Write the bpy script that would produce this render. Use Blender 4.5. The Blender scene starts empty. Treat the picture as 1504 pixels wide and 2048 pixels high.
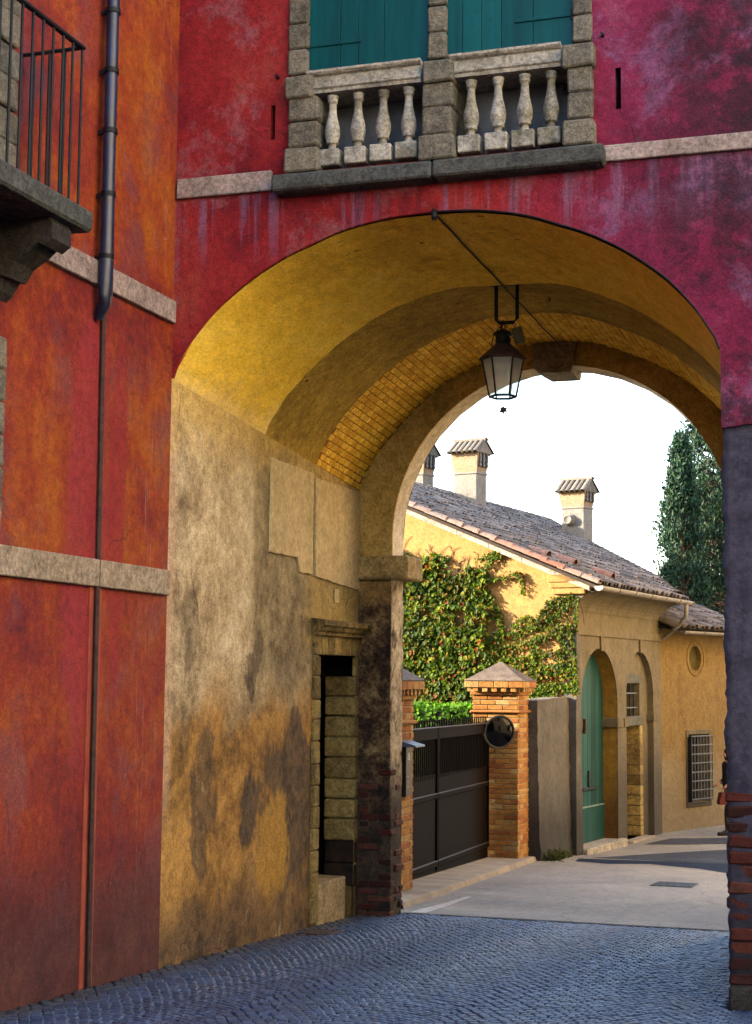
import bpy, bmesh, math, random
from mathutils import Vector, Matrix, noise as mnoise

random.seed(7)
SC = bpy.context.scene
COL = SC.collection
R = math.radians

# ------------------------------------------------------------------ camera, sky, sun, exposure
cam_d = bpy.data.cameras.new('camera')
cam = bpy.data.objects.new('camera', cam_d)
COL.objects.link(cam)
SC.camera = cam
cam_d.sensor_fit = 'VERTICAL'
cam_d.sensor_height = 36.0
cam_d.lens = 36.0 * 3180.0 / 2048.0
cam_d.clip_start = 0.05
cam_d.clip_end = 3000
EYE = 1.65
cam.matrix_world = (Matrix.Translation((0, 0, EYE)) @ Matrix.Rotation(R(18.16), 4, 'Z')
                    @ Matrix.Rotation(R(90 + 5.98), 4, 'X') @ Matrix.Rotation(R(0.5), 4, 'Z'))

SUN_AZ, SUN_EL = 74.0, 16.0      # light travels this many degrees right of +Y, at this elevation
world = bpy.data.worlds.new('World')
SC.world = world
world.use_nodes = True
wn = world.node_tree
for n_ in list(wn.nodes):
    wn.nodes.remove(n_)
sky = wn.nodes.new('ShaderNodeTexSky')
sky.sky_type = 'NISHITA'
sky.sun_disc = False
sky.sun_elevation = R(SUN_EL)
sky.sun_rotation = math.atan2(-math.sin(R(SUN_AZ)), -math.cos(R(SUN_AZ)))
sky.air_density = 1.0
sky.dust_density = 2.5
sky.ozone_density = 1.0
bg = wn.nodes.new('ShaderNodeBackground')
bg.inputs['Strength'].default_value = 0.15
wo = wn.nodes.new('ShaderNodeOutputWorld')
wn.links.new(sky.outputs[0], bg.inputs['Color'])
wn.links.new(bg.outputs[0], wo.inputs['Surface'])

sun_d = bpy.data.lights.new('sun', 'SUN')
sun_d.energy = 3.8
sun_d.angle = R(0.5)
sun_d.color = (1.0, 0.84, 0.6)
sun = bpy.data.objects.new('sun', sun_d)
COL.objects.link(sun)
tdir = Vector((math.sin(R(SUN_AZ)) * math.cos(R(SUN_EL)), math.cos(R(SUN_AZ)) * math.cos(R(SUN_EL)), -math.sin(R(SUN_EL))))
sun.rotation_euler = tdir.to_track_quat('-Z', 'Y').to_euler()
sun.location = (-20, -10, 30)

SC.view_settings.view_transform = 'Standard'
SC.view_settings.look = 'None'
SC.view_settings.gamma = 1.0
SC.view_settings.use_curve_mapping = False
SC.view_settings.exposure = 3.42
SC.cycles.max_bounces = 10
SC.cycles.diffuse_bounces = 6
SC.cycles.glossy_bounces = 3
SC.cycles.transmission_bounces = 6
SC.cycles.transparent_max_bounces = 8
SC.cycles.caustics_reflective = False
SC.cycles.caustics_refractive = False

# ------------------------------------------------------------------ material helper
def c4(c):
    return (c[0], c[1], c[2], 1.0)


# tone of each surface relative to its swatch (outdoor ones lowered, so colour balances the dim passage light)
ALB = dict(ochre_vault_plaster=1.08, bare_olive_render=1.1, old_passage_plaster=.86, smooth_cement_patch=.86, dark_sill_stone=.5, bare_pier_render=.5, old_dark_brick=.5, black_iron=.5, vault_brick=1.05, vault_joint=1.0,
           brown_arch_render=1.0, flaking_pier_plaster=.85, porphyry_setts=.62, sett_joint_sand=.4, dark_brown_gate=.35, pale_worn_asphalt=.80, bounce_cream_plaster=1.2, bounce_pale_plaster=1.0,
           door_surround_stone=.9, impost_stone=.9, pale_step=.9, keystone=.9, dusty_lantern_glass=1.0, mirror_glass=1.0, frosted_bulb=1.0,
           pale_button=1.0, skin_and_trousers=.8, concrete_apron=.8, worn_white_road_paint=.9, baluster_stone=1.0, weathered_limestone=.75, teal_shutter_paint=.62,
           crimson_limewash=.70, orange_limewash=.63, sunny_ochre_plaster=.50, grey_chimney_render=.52, pinkish_chimney_head=.50, weathered_roof_tile=.55,
           verge_roof_tile=.5, grey_cap_tile=.5, gate_pillar_brick=.54, stained_house_front=.41, yellow_far_house=.47, grey_garden_wall=.44, grey_cap_stone=.6, string_course_stone=.8)

UNDIMMED = {'ochre_vault_plaster', 'bare_olive_render', 'old_passage_plaster', 'smooth_cement_patch', 'vault_brick', 'vault_joint', 'brown_arch_render', 'impost_stone',
         'flaking_pier_plaster', 'bounce_cream_plaster', 'bounce_pale_plaster', 'dusty_lantern_glass', 'mirror_glass', 'frosted_bulb', 'pale_button'}


class Mt:
    def __init__(s, name, rough=0.9, spec=0.25):
        s.mat = bpy.data.materials.new(name)
        s.mat.use_nodes = True
        s.nt = s.mat.node_tree
        s.b = s.nt.nodes['Principled BSDF']
        s.b.inputs['Roughness'].default_value = rough
        s.b.inputs['Specular IOR Level'].default_value = spec
        s._geo = None
        s._oi = None

    def put(s, inp, v):
        if isinstance(v, bpy.types.NodeSocket):
            s.nt.links.new(v, inp)
        elif isinstance(v, (tuple, list)):
            inp.default_value = c4(v) if len(inp.default_value) == 4 and len(v) == 3 else v
        else:
            inp.default_value = v

    def nd(s, t, **kw):
        n = s.nt.nodes.new(t)
        for k, v in kw.items():
            setattr(n, k, v)
        return n

    @property
    def geo(s):
        if s._geo is None:
            s._geo = s.nd('ShaderNodeNewGeometry')
        return s._geo

    @property
    def pos(s):
        return s.geo.outputs['Position']

    def xyz(s):
        n = s.nd('ShaderNodeSeparateXYZ')
        s.put(n.inputs[0], s.pos)
        return n.outputs[0], n.outputs[1], n.outputs[2]

    def rnd(s):
        """random per piece: works for single objects and for islands of joined pieces"""
        if s._oi is None:
            s._oi = s.nd('ShaderNodeObjectInfo')
        return s.m('FRACT', s.m('ADD', s._oi.outputs['Random'], s.geo.outputs['Random Per Island']))

    def vmul(s, v, f):
        n = s.nd('ShaderNodeVectorMath', operation='MULTIPLY')
        s.put(n.inputs[0], v)
        n.inputs[1].default_value = f
        return n.outputs[0]

    def noise(s, sc, det=4, ro=0.6, vec=None, dist=0.0, st=None):
        n = s.nd('ShaderNodeTexNoise')
        v = vec if vec is not None else s.pos
        if st:
            v = s.vmul(v, st)
        s.put(n.inputs['Vector'], v)
        n.inputs['Scale'].default_value = sc
        n.inputs['Detail'].default_value = det
        n.inputs['Roughness'].default_value = ro
        n.inputs['Distortion'].default_value = dist
        return n.outputs[0]

    def voro(s, sc, feature='F1', vec=None):
        n = s.nd('ShaderNodeTexVoronoi', feature=feature)
        s.put(n.inputs['Vector'], vec if vec is not None else s.pos)
        n.inputs['Scale'].default_value = sc
        return n.outputs['Distance']

    def ramp(s, f, stops):
        n = s.nd('ShaderNodeValToRGB')
        cr = n.color_ramp
        while len(cr.elements) < len(stops):
            cr.elements.new(0.5)
        for e, (p, c) in zip(cr.elements, stops):
            e.position = p
            e.color = c4(c)
        s.put(n.inputs[0], f)
        return n.outputs[0]

    def mix(s, f, a, b, mode='MIX'):
        n = s.nd('ShaderNodeMix', data_type='RGBA', blend_type=mode)
        s.put(n.inputs[0], f)
        s.put(n.inputs[6], a)
        s.put(n.inputs[7], b)
        return n.outputs[2]

    def m(s, op, a, b=None, c=None):
        n = s.nd('ShaderNodeMath', operation=op)
        s.put(n.inputs[0], a)
        if b is not None:
            s.put(n.inputs[1], b)
        if c is not None:
            s.put(n.inputs[2], c)
        return n.outputs[0]

    def ss(s, x, a, b, lo=0.0, hi=1.0):
        n = s.nd('ShaderNodeMapRange', interpolation_type='SMOOTHSTEP')
        s.put(n.inputs['Value'], x)
        n.inputs['From Min'].default_value = a
        n.inputs['From Max'].default_value = b
        n.inputs['To Min'].default_value = lo
        n.inputs['To Max'].default_value = hi
        return n.outputs[0]

    def inv(s, x):
        return s.m('SUBTRACT', 1.0, x)

    def ell(s, a, b, a0, b0, ra, rb, nz, amp=0.9, soft=0.35):
        """blotch with a ragged outline round (a0,b0)"""
        da = s.m('MULTIPLY', s.m('SUBTRACT', a, a0), 1 / ra)
        db = s.m('MULTIPLY', s.m('SUBTRACT', b, b0), 1 / rb)
        d = s.m('SQRT', s.m('ADD', s.m('MULTIPLY', da, da), s.m('MULTIPLY', db, db)))
        v = s.m('SUBTRACT', s.m('MULTIPLY_ADD', s.m('SUBTRACT', nz, 0.5), amp * 2, 1.0), d)
        return s.ss(v, -soft * .5, soft * .5)

    def grain(s, c, sc=70, amt=0.5, st=None):
        g1 = s.noise(sc, 4, 0.8, st=st)
        g2 = s.noise(sc * 0.27, 5, 0.75, st=st)
        g = s.m('ADD', s.m('MULTIPLY', g1, 0.6), s.m('MULTIPLY', g2, 0.4))
        v = s.ss(g, 0.34, 0.66, 1 - amt, 1 + amt * .55)
        n = s.nd('ShaderNodeVectorMath', operation='SCALE')
        s.put(n.inputs[0], c)
        s.put(n.inputs['Scale'], v)
        return n.outputs[0]

    def bump(s, h, strength=0.4, dist=0.01, normal=None):
        n = s.nd('ShaderNodeBump')
        n.inputs['Strength'].default_value = strength
        n.inputs['Distance'].default_value = dist
        s.put(n.inputs['Height'], h)
        if normal is not None:
            s.put(n.inputs['Normal'], normal)
        return n.outputs[0]

    def out(s, col, rough=None, normal=None):
        k = ALB.get(s.mat.name, 0.66)
        if s.mat.name not in UNDIMMED:
            k *= 0.77  # outdoor colours dimmed so the exposure can lift the passage
        if isinstance(col, bpy.types.NodeSocket):
            n = s.nd('ShaderNodeVectorMath', operation='SCALE')
            s.put(n.inputs[0], col)
            n.inputs['Scale'].default_value = k
            col = n.outputs[0]
        else:
            col = tuple(v * k for v in col)
        s.put(s.b.inputs['Base Color'], col)
        if rough is not None:
            s.put(s.b.inputs['Roughness'], rough)
        if normal is not None:
            s.put(s.b.inputs['Normal'], normal)
        return s.mat


def simple(name, col, col2=None, sc=6.0, rough=0.8, bump=0.25, bd=0.01, spec=0.25, metal=0.0, rv=0.0):
    """mottled material with fine relief; rv = spread from piece to piece"""
    M = Mt(name, rough, spec)
    col2 = col2 or tuple(c * 0.6 for c in col)
    f = M.noise(sc, 6, 0.65)
    if rv:
        f = M.m('ADD', f, M.m('MULTIPLY', M.m('SUBTRACT', M.rnd(), 0.5), rv))
    c = M.ramp(f, [(0.34, col2), (0.62, col)])
    M.b.inputs['Metallic'].default_value = metal
    return M.out(c, None, M.bump(M.noise(sc * 8, 5, 0.7), bump, bd))


# ------------------------------------------------------------------ mesh helper
WM = {}


def parent_to(o, p):
    if p is not None:
        o.parent = p
        o.matrix_parent_inverse = WM.get(p.name, Matrix()).inverted()


def tag(o, label=None, cat=None, group=None, kind=None):
    if label:
        o['label'] = label
    if cat:
        o['category'] = cat
    if group:
        o['group'] = group
    if kind:
        o['kind'] = kind
    return o


def empty(name, loc, label, cat, group=None):
    o = bpy.data.objects.new(name, None)
    COL.objects.link(o)
    o.location = loc
    o.empty_display_size = 0.2
    WM[o.name] = Matrix.Translation(loc)
    return tag(o, label, cat, group)


def put_mesh(name, me, parent, M=None):
    o = bpy.data.objects.new(name, me)
    COL.objects.link(o)
    M = M or Matrix()
    parent_to(o, parent)
    o.matrix_basis = M
    WM[o.name] = M.copy()
    return o


def world_frame(a, b, c):
    return Vector((a, b, c))


class Fr:
    """local frame: origin + three axes"""
    def __init__(s, o, ex, ey, ez=(0, 0, 1)):
        s.o, s.x, s.y, s.z = Vector(o), Vector(ex), Vector(ey), Vector(ez)

    def __call__(s, a, b, c):
        return s.o + s.x * a + s.y * b + s.z * c


class MB:
    def __init__(s, fr=world_frame):
        s.v, s.f, s.sm, s.fr = [], [], [], fr

    def add(s, vs, fs, smooth=False):
        k = len(s.v)
        s.v += [tuple(v) for v in vs]
        for f in fs:
            s.f.append(tuple(i + k for i in f))
            s.sm.append(smooth)

    def quad(s, a, b, c, d):
        s.add([a, b, c, d], [(0, 1, 2, 3)])

    def box(s, x0, x1, y0, y1, z0, z1, ch=0.0, fr=None, j=0.0):
        fr = fr or s.fr
        if ch <= 0:
            vs = [fr(x, y, z) for z in (z0, z1) for x, y in ((x0, y0), (x1, y0), (x1, y1), (x0, y1))]
            s.add(vs, [(0, 3, 2, 1), (4, 5, 6, 7), (0, 1, 5, 4), (1, 2, 6, 5), (2, 3, 7, 6), (3, 0, 4, 7)])
            return
        vs, idx = [], {}
        rr = lambda: random.uniform(-j, j) if j else 0.0
        for ix, x in enumerate((x0, x1)):
            for iy, y in enumerate((y0, y1)):
                for iz, z in enumerate((z0, z1)):
                    jx, jy, jz = rr(), rr(), rr()
                    sx, sy, sz = (1 - 2 * ix) * ch, (1 - 2 * iy) * ch, (1 - 2 * iz) * ch
                    for ax, p in enumerate(((x, y + sy, z + sz), (x + sx, y, z + sz), (x + sx, y + sy, z))):
                        idx[(ix, iy, iz, ax)] = len(vs)
                        vs.append(fr(p[0] + jx, p[1] + jy, p[2] + jz))
        g = lambda ix, iy, iz, ax: idx[(ix, iy, iz, ax)]
        fs = []
        for i in (0, 1):
            q = [g(i, 0, 0, 0), g(i, 1, 0, 0), g(i, 1, 1, 0), g(i, 0, 1, 0)]
            fs.append(q if i else q[::-1])
            q = [g(0, i, 0, 1), g(0, i, 1, 1), g(1, i, 1, 1), g(1, i, 0, 1)]
            fs.append(q if i else q[::-1])
            q = [g(0, 0, i, 2), g(1, 0, i, 2), g(1, 1, i, 2), g(0, 1, i, 2)]
            fs.append(q if i else q[::-1])
        for a in (0, 1):
            for b in (0, 1):
                q = [g(a, b, 0, 0), g(a, b, 1, 0), g(a, b, 1, 1), g(a, b, 0, 1)]
                fs.append(q if (a == b) else q[::-1])
                q = [g(a, 0, b, 0), g(a, 0, b, 2), g(a, 1, b, 2), g(a, 1, b, 0)]
                fs.append(q if (a == b) else q[::-1])
                q = [g(0, a, b, 1), g(1, a, b, 1), g(1, a, b, 2), g(0, a, b, 2)]
                fs.append(q if (a == b) else q[::-1])
        for a in (0, 1):
            for b in (0, 1):
                for c in (0, 1):
                    t = [g(a, b, c, 0), g(a, b, c, 1), g(a, b, c, 2)]
                    fs.append(t if (a + b + c) % 2 == 1 else t[::-1])
        s.add(vs, fs)

    def prism(s, poly, mp, d0, d1):
        """polygon in (a,b) swept from depth d0 to d1; mp(a,b,d)"""
        n = len(poly)
        vs = [mp(a, b, d0) for a, b in poly] + [mp(a, b, d1) for a, b in poly]
        fs = [tuple(range(n)), tuple(range(2 * n - 1, n - 1, -1))]
        fs += [(i, i + n, (i + 1) % n + n, (i + 1) % n) for i in range(n)]
        s.add(vs, fs)

    def tube(s, pts, r, seg=8, caps=True):
        pts = [Vector(p) for p in pts]
        rs = r if isinstance(r, (list, tuple)) else [r] * len(pts)
        vs, fs = [], []
        up = Vector((0.3, 0.2, 1)).normalized()
        for i, p in enumerate(pts):
            d = (pts[min(i + 1, len(pts) - 1)] - pts[max(i - 1, 0)])
            d = d.normalized() if d.length > 1e-9 else Vector((0, 0, 1))
            a = d.cross(up)
            if a.length < 1e-3:
                a = d.cross(Vector((1, 0, 0)))
            a.normalize()
            b = d.cross(a)
            for k in range(seg):
                t = 2 * math.pi * k / seg
                vs.append(p + (a * math.cos(t) + b * math.sin(t)) * rs[i])
        for i in range(len(pts) - 1):
            for k in range(seg):
                fs.append((i * seg + k, i * seg + (k + 1) % seg, (i + 1) * seg + (k + 1) % seg, (i + 1) * seg + k))
        s.add(vs, fs, True)
        if caps:
            n = len(pts)
            s.add(vs[:seg], [tuple(range(seg - 1, -1, -1))])
            s.add(vs[-seg:], [tuple(range(seg))])

    def lathe(s, prof, cx, cy, seg=16, fr=None):
        fr = fr or s.fr
        vs, fs = [], []
        for r, z in prof:
            for k in range(seg):
                t = 2 * math.pi * k / seg
                vs.append(fr(cx + r * math.cos(t), cy + r * math.sin(t), z))
        for i in range(len(prof) - 1):
            for k in range(seg):
                fs.append((i * seg + k, i * seg + (k + 1) % seg, (i + 1) * seg + (k + 1) % seg, (i + 1) * seg + k))
        s.add(vs, fs, True)

    def grid(s, fn, na, nb, smooth=True):
        vs = [fn(i / na, j / nb) for i in range(na + 1) for j in range(nb + 1)]
        w = nb + 1
        s.add(vs, [(i * w + j, (i + 1) * w + j, (i + 1) * w + j + 1, i * w + j + 1) for i in range(na) for j in range(nb)], smooth)

    def mesh(s, name, mat=None):
        me = bpy.data.meshes.new(name)
        me.from_pydata(s.v, [], s.f)
        if any(s.sm):
            me.polygons.foreach_set('use_smooth', s.sm)
        if mat:
            me.materials.append(mat)
        me.update()
        return me

    def build(s, name, mat, parent=None, fix=False):
        me = s.mesh(name, mat)
        if fix:
            bm = bmesh.new()
            bm.from_mesh(me)
            bmesh.ops.remove_doubles(bm, verts=bm.verts, dist=1e-5)
            bmesh.ops.recalc_face_normals(bm, faces=bm.faces)
            bm.to_mesh(me)
            bm.free()
        return put_mesh(name, me, parent)


def wall(mb, mp, a0, a1, lo, hi, holes=(), brk=(), nb=1):
    """upright sheet in strips; holes = dicts a0,a1,lo(a),hi(a),d,brk ; reveals are built to depth d"""
    L = lo if callable(lo) else (lambda a: lo)
    H = hi if callable(hi) else (lambda a: hi)
    bs = {round(a0, 5), round(a1, 5)} | {round(b, 5) for b in brk if a0 < b < a1}
    for h in holes:
        bs |= {round(h['a0'], 5), round(h['a1'], 5)} | {round(b, 5) for b in h.get('brk', ())}
    bs = sorted(b for b in bs if a0 - 1e-6 <= b <= a1 + 1e-6)
    for p, q in zip(bs, bs[1:]):
        mid = (p + q) / 2
        hs = sorted([h for h in holes if h['a0'] < mid < h['a1']], key=lambda h: h['lo'](mid))
        lows = (L(p), L(q))
        for h in hs + [None]:
            tops = (h['lo'](p), h['lo'](q)) if h else (H(p), H(q))
            if tops[0] - lows[0] > 1e-5 or tops[1] - lows[1] > 1e-5:
                for k in range(nb):
                    t0, t1 = k / nb, (k + 1) / nb
                    w = lambda l, t, f: l + (t - l) * f
                    mb.quad(mp(p, w(lows[0], tops[0], t0), 0), mp(q, w(lows[1], tops[1], t0), 0),
                            mp(q, w(lows[1], tops[1], t1), 0), mp(p, w(lows[0], tops[0], t1), 0))
            if h:
                lows = (h['hi'](p), h['hi'](q))
    for h in holes:
        d = h['d']
        hb = sorted({round(h['a0'], 5), round(h['a1'], 5)} | {round(b, 5) for b in h.get('brk', ())})
        for p, q in zip(hb, hb[1:]):
            for fn in ((h['hi'],) if h.get('open') else (h['hi'], h['lo'])):
                mb.quad(mp(p, fn(p), 0), mp(q, fn(q), 0), mp(q, fn(q), d), mp(p, fn(p), d))
        for e in (h['a0'], h['a1']):
            if h['hi'](e) - h['lo'](e) > 1e-4:
                mb.quad(mp(e, h['lo'](e), 0), mp(e, h['hi'](e), 0), mp(e, h['hi'](e), d), mp(e, h['lo'](e), d))


def rect_hole(a0, a1, b0, b1, d):
    return dict(a0=a0, a1=a1, lo=lambda a: b0, hi=lambda a: b1, d=d)


def arch_hole(a0, a1, b0, spring, d, n=18, open_=True):
    c, r = (a0 + a1) / 2, (a1 - a0) / 2
    return dict(a0=a0, a1=a1, open=open_, lo=lambda a: b0, hi=lambda a: spring + math.sqrt(max(0.0, r * r - (a - c) ** 2)), d=d,
                brk=[c - r * math.cos(math.pi * k / n) for k in range(n + 1)])


def round_hole(c, z, r, d, n=20):
    q = lambda a: math.sqrt(max(0.0, r * r - (a - c) ** 2))
    return dict(a0=c - r, a1=c + r, lo=lambda a: z - q(a), hi=lambda a: z + q(a), d=d,
                brk=[c - r * math.cos(math.pi * k / n) for k in range(n + 1)])


def ground_z(y):
    if y < -30:
        return 1.47
    if y < 27:
        return -0.049 * y
    if y < 30:
        t = (y - 27) / 3
        return -0.049 * (27 + 3 * (t - t * t / 2))
    return -0.049 * 28.5


_brick_cache = {}


def brick_mesh(key, dx, dy, dz, ch, mat, j=0.0015):
    k = (key, round(dx, 3), round(dy, 3), round(dz, 3), random.randint(0, 2))
    if k not in _brick_cache:
        b = MB()
        b.box(-dx / 2, dx / 2, -dy / 2, dy / 2, -dz / 2, dz / 2, ch, j=j)
        _brick_cache[k] = b.mesh(key, mat)
    return _brick_cache[k]

# ------------------------------------------------------------------ materials
def _noise_vec(s, amt):
    n = s.nd('ShaderNodeTexNoise')
    s.put(n.inputs['Vector'], s.pos)
    n.inputs['Scale'].default_value = 1.5
    n.inputs['Detail'].default_value = 5
    a = s.nd('ShaderNodeVectorMath', operation='MULTIPLY_ADD')
    s.put(a.inputs[0], n.outputs['Color'])
    a.inputs[1].default_value = (amt, amt, amt)
    s.put(a.inputs[2], s.pos)
    return a.outputs[0]


Mt.noise_vec = _noise_vec


def weather(M, c, under, amt=0.8, psc=2.3, th=0.62, csc=0.8, cam=0.5):
    """hairline cracks and hard-edged flakes showing the coat beneath; returns colour and relief"""
    p = M.ss(M.noise(psc, 9, 0.78, dist=0.7), th, th + 0.012)
    c = M.mix(M.m('MULTIPLY', p, amt), c, under)
    v = M.voro(csc, 'DISTANCE_TO_EDGE', M.noise_vec(0.55))
    k = M.m('MULTIPLY', M.inv(M.ss(v, 0.0, 0.0045)), M.ss(M.noise(0.9, 3, 0.6), 0.5, 0.58))
    c = M.mix(M.m('MULTIPLY', k, cam), c, (0.02, 0.012, 0.012))
    return c, M.m('MULTIPLY', M.m('ADD', p, k), -0.5)


def mat_orange_wall():
    M = Mt('orange_limewash', 0.9)
    x, y, z = M.xyz()
    big = M.noise(0.75, 5, 0.62, dist=0.6)
    mid = M.noise(3.2, 6, 0.68)
    run = M.noise(1.0, 5, 0.7, st=(1, 5.0, 0.8))
    mid2 = M.noise(14, 6, 0.75)
    f = M.m('ADD', M.m('MULTIPLY', big, 0.45), M.m('MULTIPLY_ADD', mid, 0.25, M.m('MULTIPLY_ADD', run, 0.10, M.m('MULTIPLY', mid2, 0.20))))
    c = M.ramp(f, [(0.36, (0.13, 0.02, 0.03)), (0.43, (0.30, 0.026, 0.022)), (0.5, (0.45, 0.065, 0.014)),
                   (0.58, (0.56, 0.145, 0.010)), (0.68, (0.56, 0.18, 0.02))])
    rd = M.m('MAXIMUM', M.inv(M.ss(M.m('MULTIPLY_ADD', mid, 1.2, y), 9.4, 10.5)), M.inv(M.ss(M.m('MULTIPLY_ADD', mid, 0.8, z), 2.2, 3.0)))
    c = M.mix(M.m('MULTIPLY', rd, 0.55), c, M.ramp(f, [(0.38, (0.12, 0.018, 0.03)), (0.5, (0.34, 0.032, 0.025)), (0.62, (0.50, 0.10, 0.02))]))
    # greyish lilac bloom where the wash has worn off
    bl = M.ss(M.noise(1.3, 6, 0.7, dist=0.4), 0.50, 0.66)
    c = M.mix(M.m('MULTIPLY', bl, 0.5), c, (0.24, 0.085, 0.12))
    # redder band either side of the pipe
    pk = M.ell(y, z, 9.98, 2.7, 0.30, 1.7, M.noise(2.2, 5, 0.7, st=(1, 3, 0.6)), 0.7, 0.5)
    c = M.mix(M.m('MULTIPLY', pk, 0.75), c, (0.46, 0.04, 0.06))
    pk2 = M.ell(y, z, 10.42, 2.9, 0.14, 1.3, M.noise(3.2, 5, 0.7, st=(1, 3, 0.6)), 0.7, 0.5)
    c = M.mix(M.m('MULTIPLY', pk2, 0.7), c, (0.42, 0.025, 0.04))
    # rain runs, pale, near the corner of the gate
    zone = M.m('MULTIPLY', M.ss(y, 10.7, 10.95), M.inv(M.ss(y, 11.12, 11.3)))
    scr = M.ss(M.noise(1.0, 3, 0.8, st=(1, 55.0, 1.1)), 0.60, 0.72)
    c = M.mix(M.m('MULTIPLY', M.m('MULTIPLY', scr, zone), 0.75), c, (0.55, 0.40, 0.42))
    scr2 = M.ss(M.noise(1.0, 3, 0.8, st=(1, 38.0, 1.7)), 0.70, 0.78)
    c = M.mix(M.m('MULTIPLY', scr2, 0.35), c, (0.55, 0.38, 0.34))
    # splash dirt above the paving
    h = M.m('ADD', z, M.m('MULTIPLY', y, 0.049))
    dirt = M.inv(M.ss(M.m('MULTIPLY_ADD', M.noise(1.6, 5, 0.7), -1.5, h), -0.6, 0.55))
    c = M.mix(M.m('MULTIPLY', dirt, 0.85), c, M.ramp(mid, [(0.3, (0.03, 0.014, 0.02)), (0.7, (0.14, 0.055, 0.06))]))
    c, rel = weather(M, c, M.ramp(mid, [(.35, (.30, .17, .17)), (.65, (.52, .36, .30))]), .7, 2.6, .665)
    c = M.grain(c, 60, 0.42)
    fine = M.noise(90, 4, 0.7)
    b = M.bump(M.m('ADD', rel, M.m('MULTIPLY_ADD', mid, 2.0, M.m('MULTIPLY', fine, 0.25))), 0.5, 0.012)
    return M.out(c, None, b)


def mat_red_facade():
    M = Mt('crimson_limewash', 0.9)
    x, y, z = M.xyz()
    big = M.noise(0.8, 5, 0.62, dist=0.5)
    mid = M.noise(4.0, 6, 0.7)
    f = M.m('ADD', M.m('MULTIPLY', big, 0.65), M.m('MULTIPLY', mid, 0.35))
    red = M.ramp(f, [(0.36, (0.17, 0.008, 0.018)), (0.46, (0.34, 0.014, 0.022)), (0.55, (0.42, 0.026, 0.03)), (0.66, (0.45, 0.07, 0.045))])
    pur = M.ramp(f, [(0.36, (0.06, 0.006, 0.025)), (0.46, (0.20, 0.010, 0.055)), (0.56, (0.30, 0.018, 0.085)), (0.68, (0.36, 0.09, 0.17))])
    k = M.ss(M.m('MULTIPLY_ADD', M.m('SUBTRACT', big, 0.5), 2.2, x), -2.9, -1.6)
    c = M.mix(k, red, pur)
    # limey runs under the sill course
    v = M.noise(1.0, 4, 0.7, st=(7.0, 1, 0.35))
    under = M.m('MULTIPLY', M.ss(z, 4.75, 5.3), M.inv(M.ss(z, 5.42, 5.46)))
    c = M.mix(M.m('MULTIPLY', M.m('MULTIPLY', M.ss(v, 0.50, 0.62), under), 0.7), c, (0.30, 0.14, 0.26))
    dk = M.ss(M.noise(1.0, 4, 0.7, st=(9.0, 1, 0.5)), 0.57, 0.64)
    c = M.mix(M.m('MULTIPLY', M.m('MULTIPLY', dk, under), 0.55), c, (0.14, 0.006, 0.02))
    # lilac bloom
    bl = M.ss(M.noise(1.7, 7, 0.75, dist=0.3), 0.50, 0.64)
    c = M.mix(M.m('MULTIPLY', bl, 0.6), c, M.mix(k, (0.42, 0.17, 0.20), (0.32, 0.14, 0.30)))
    # black mould towards the right-hand end
    mo = M.m('MULTIPLY', M.ss(M.m('ADD', M.m('MULTIPLY', M.noise(1.3, 4, 0.7), .55), M.m('MULTIPLY', M.noise(11, 8, 0.8), .45)), 0.44, 0.58), M.ss(x, -2.2, -1.0))
    c = M.mix(M.m('MULTIPLY', mo, 0.8), c, (0.025, 0.012, 0.02))
    chip = M.ss(M.noise(26, 4, 0.8), 0.70, 0.76)
    c = M.mix(M.m('MULTIPLY', chip, 0.7), c, (0.50, 0.38, 0.42))
    c, rel = weather(M, c, M.ramp(mid, [(.35, (.22, .10, .16)), (.65, (.42, .28, .34))]), .7, 3.0, .66)
    c = M.grain(c, 60, 0.5)
    rgh = M.ss(x, -2.2, -1.0)
    h = M.m('ADD', M.m('MULTIPLY', mid, 1.6), M.m('MULTIPLY', M.noise(38, 5, 0.7), M.m('MULTIPLY_ADD', rgh, 1.2, 0.3)))
    return M.out(c, None, M.bump(M.m('ADD', rel, h), 0.6, 0.012))


def mat_vault_yellow():
    M = Mt('ochre_vault_plaster', 0.92)
    x, y, z = M.xyz()
    f = M.m('ADD', M.m('MULTIPLY', M.noise(1.2, 6, 0.65, st=(1, 0.6, 1), dist=0.5), 0.6), M.m('MULTIPLY', M.noise(7, 6, 0.7, st=(1, 0.5, 1)), 0.4))
    c = M.ramp(f, [(0.36, (0.64, 0.42, 0.04)), (0.5, (0.80, 0.56, 0.055)), (0.62, (0.84, 0.62, 0.10)), (0.74, (0.86, 0.70, 0.26))])
    # rusty damp patch at the crown
    p = M.m('MULTIPLY', M.ss(M.noise(2.1, 7, 0.75), 0.52, 0.68), M.ss(z, 4.95, 5.1))
    c = M.mix(M.m('MULTIPLY', p, 0.5), c, (0.34, 0.13, 0.012))
    chip = M.m('MULTIPLY', M.ss(M.noise(9, 2, 0.5, st=(0.7, 1.6, 1)), 0.72, 0.735), M.ss(z, 4.95, 5.08))
    c = M.mix(chip, c, (0.05, 0.022, 0.01))
    # limewash fades out where the vault meets the wall
    lo = M.inv(M.ss(M.m('MULTIPLY_ADD', M.noise(2.5, 6, 0.7), -0.8, z), 3.35, 3.85))
    c = M.mix(M.m('MULTIPLY', lo, 0.85), c, M.ramp(M.noise(3, 6, 0.7), [(0.35, (0.34, 0.24, 0.11)), (0.65, (0.62, 0.50, 0.30))]))
    c = M.grain(c, 55, 0.3, (1, .5, 1))
    return M.out(c, None, M.bump(M.m('ADD', f, M.m('MULTIPLY', M.noise(60, 4, 0.7), 0.12)), 0.5, 0.015))


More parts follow.
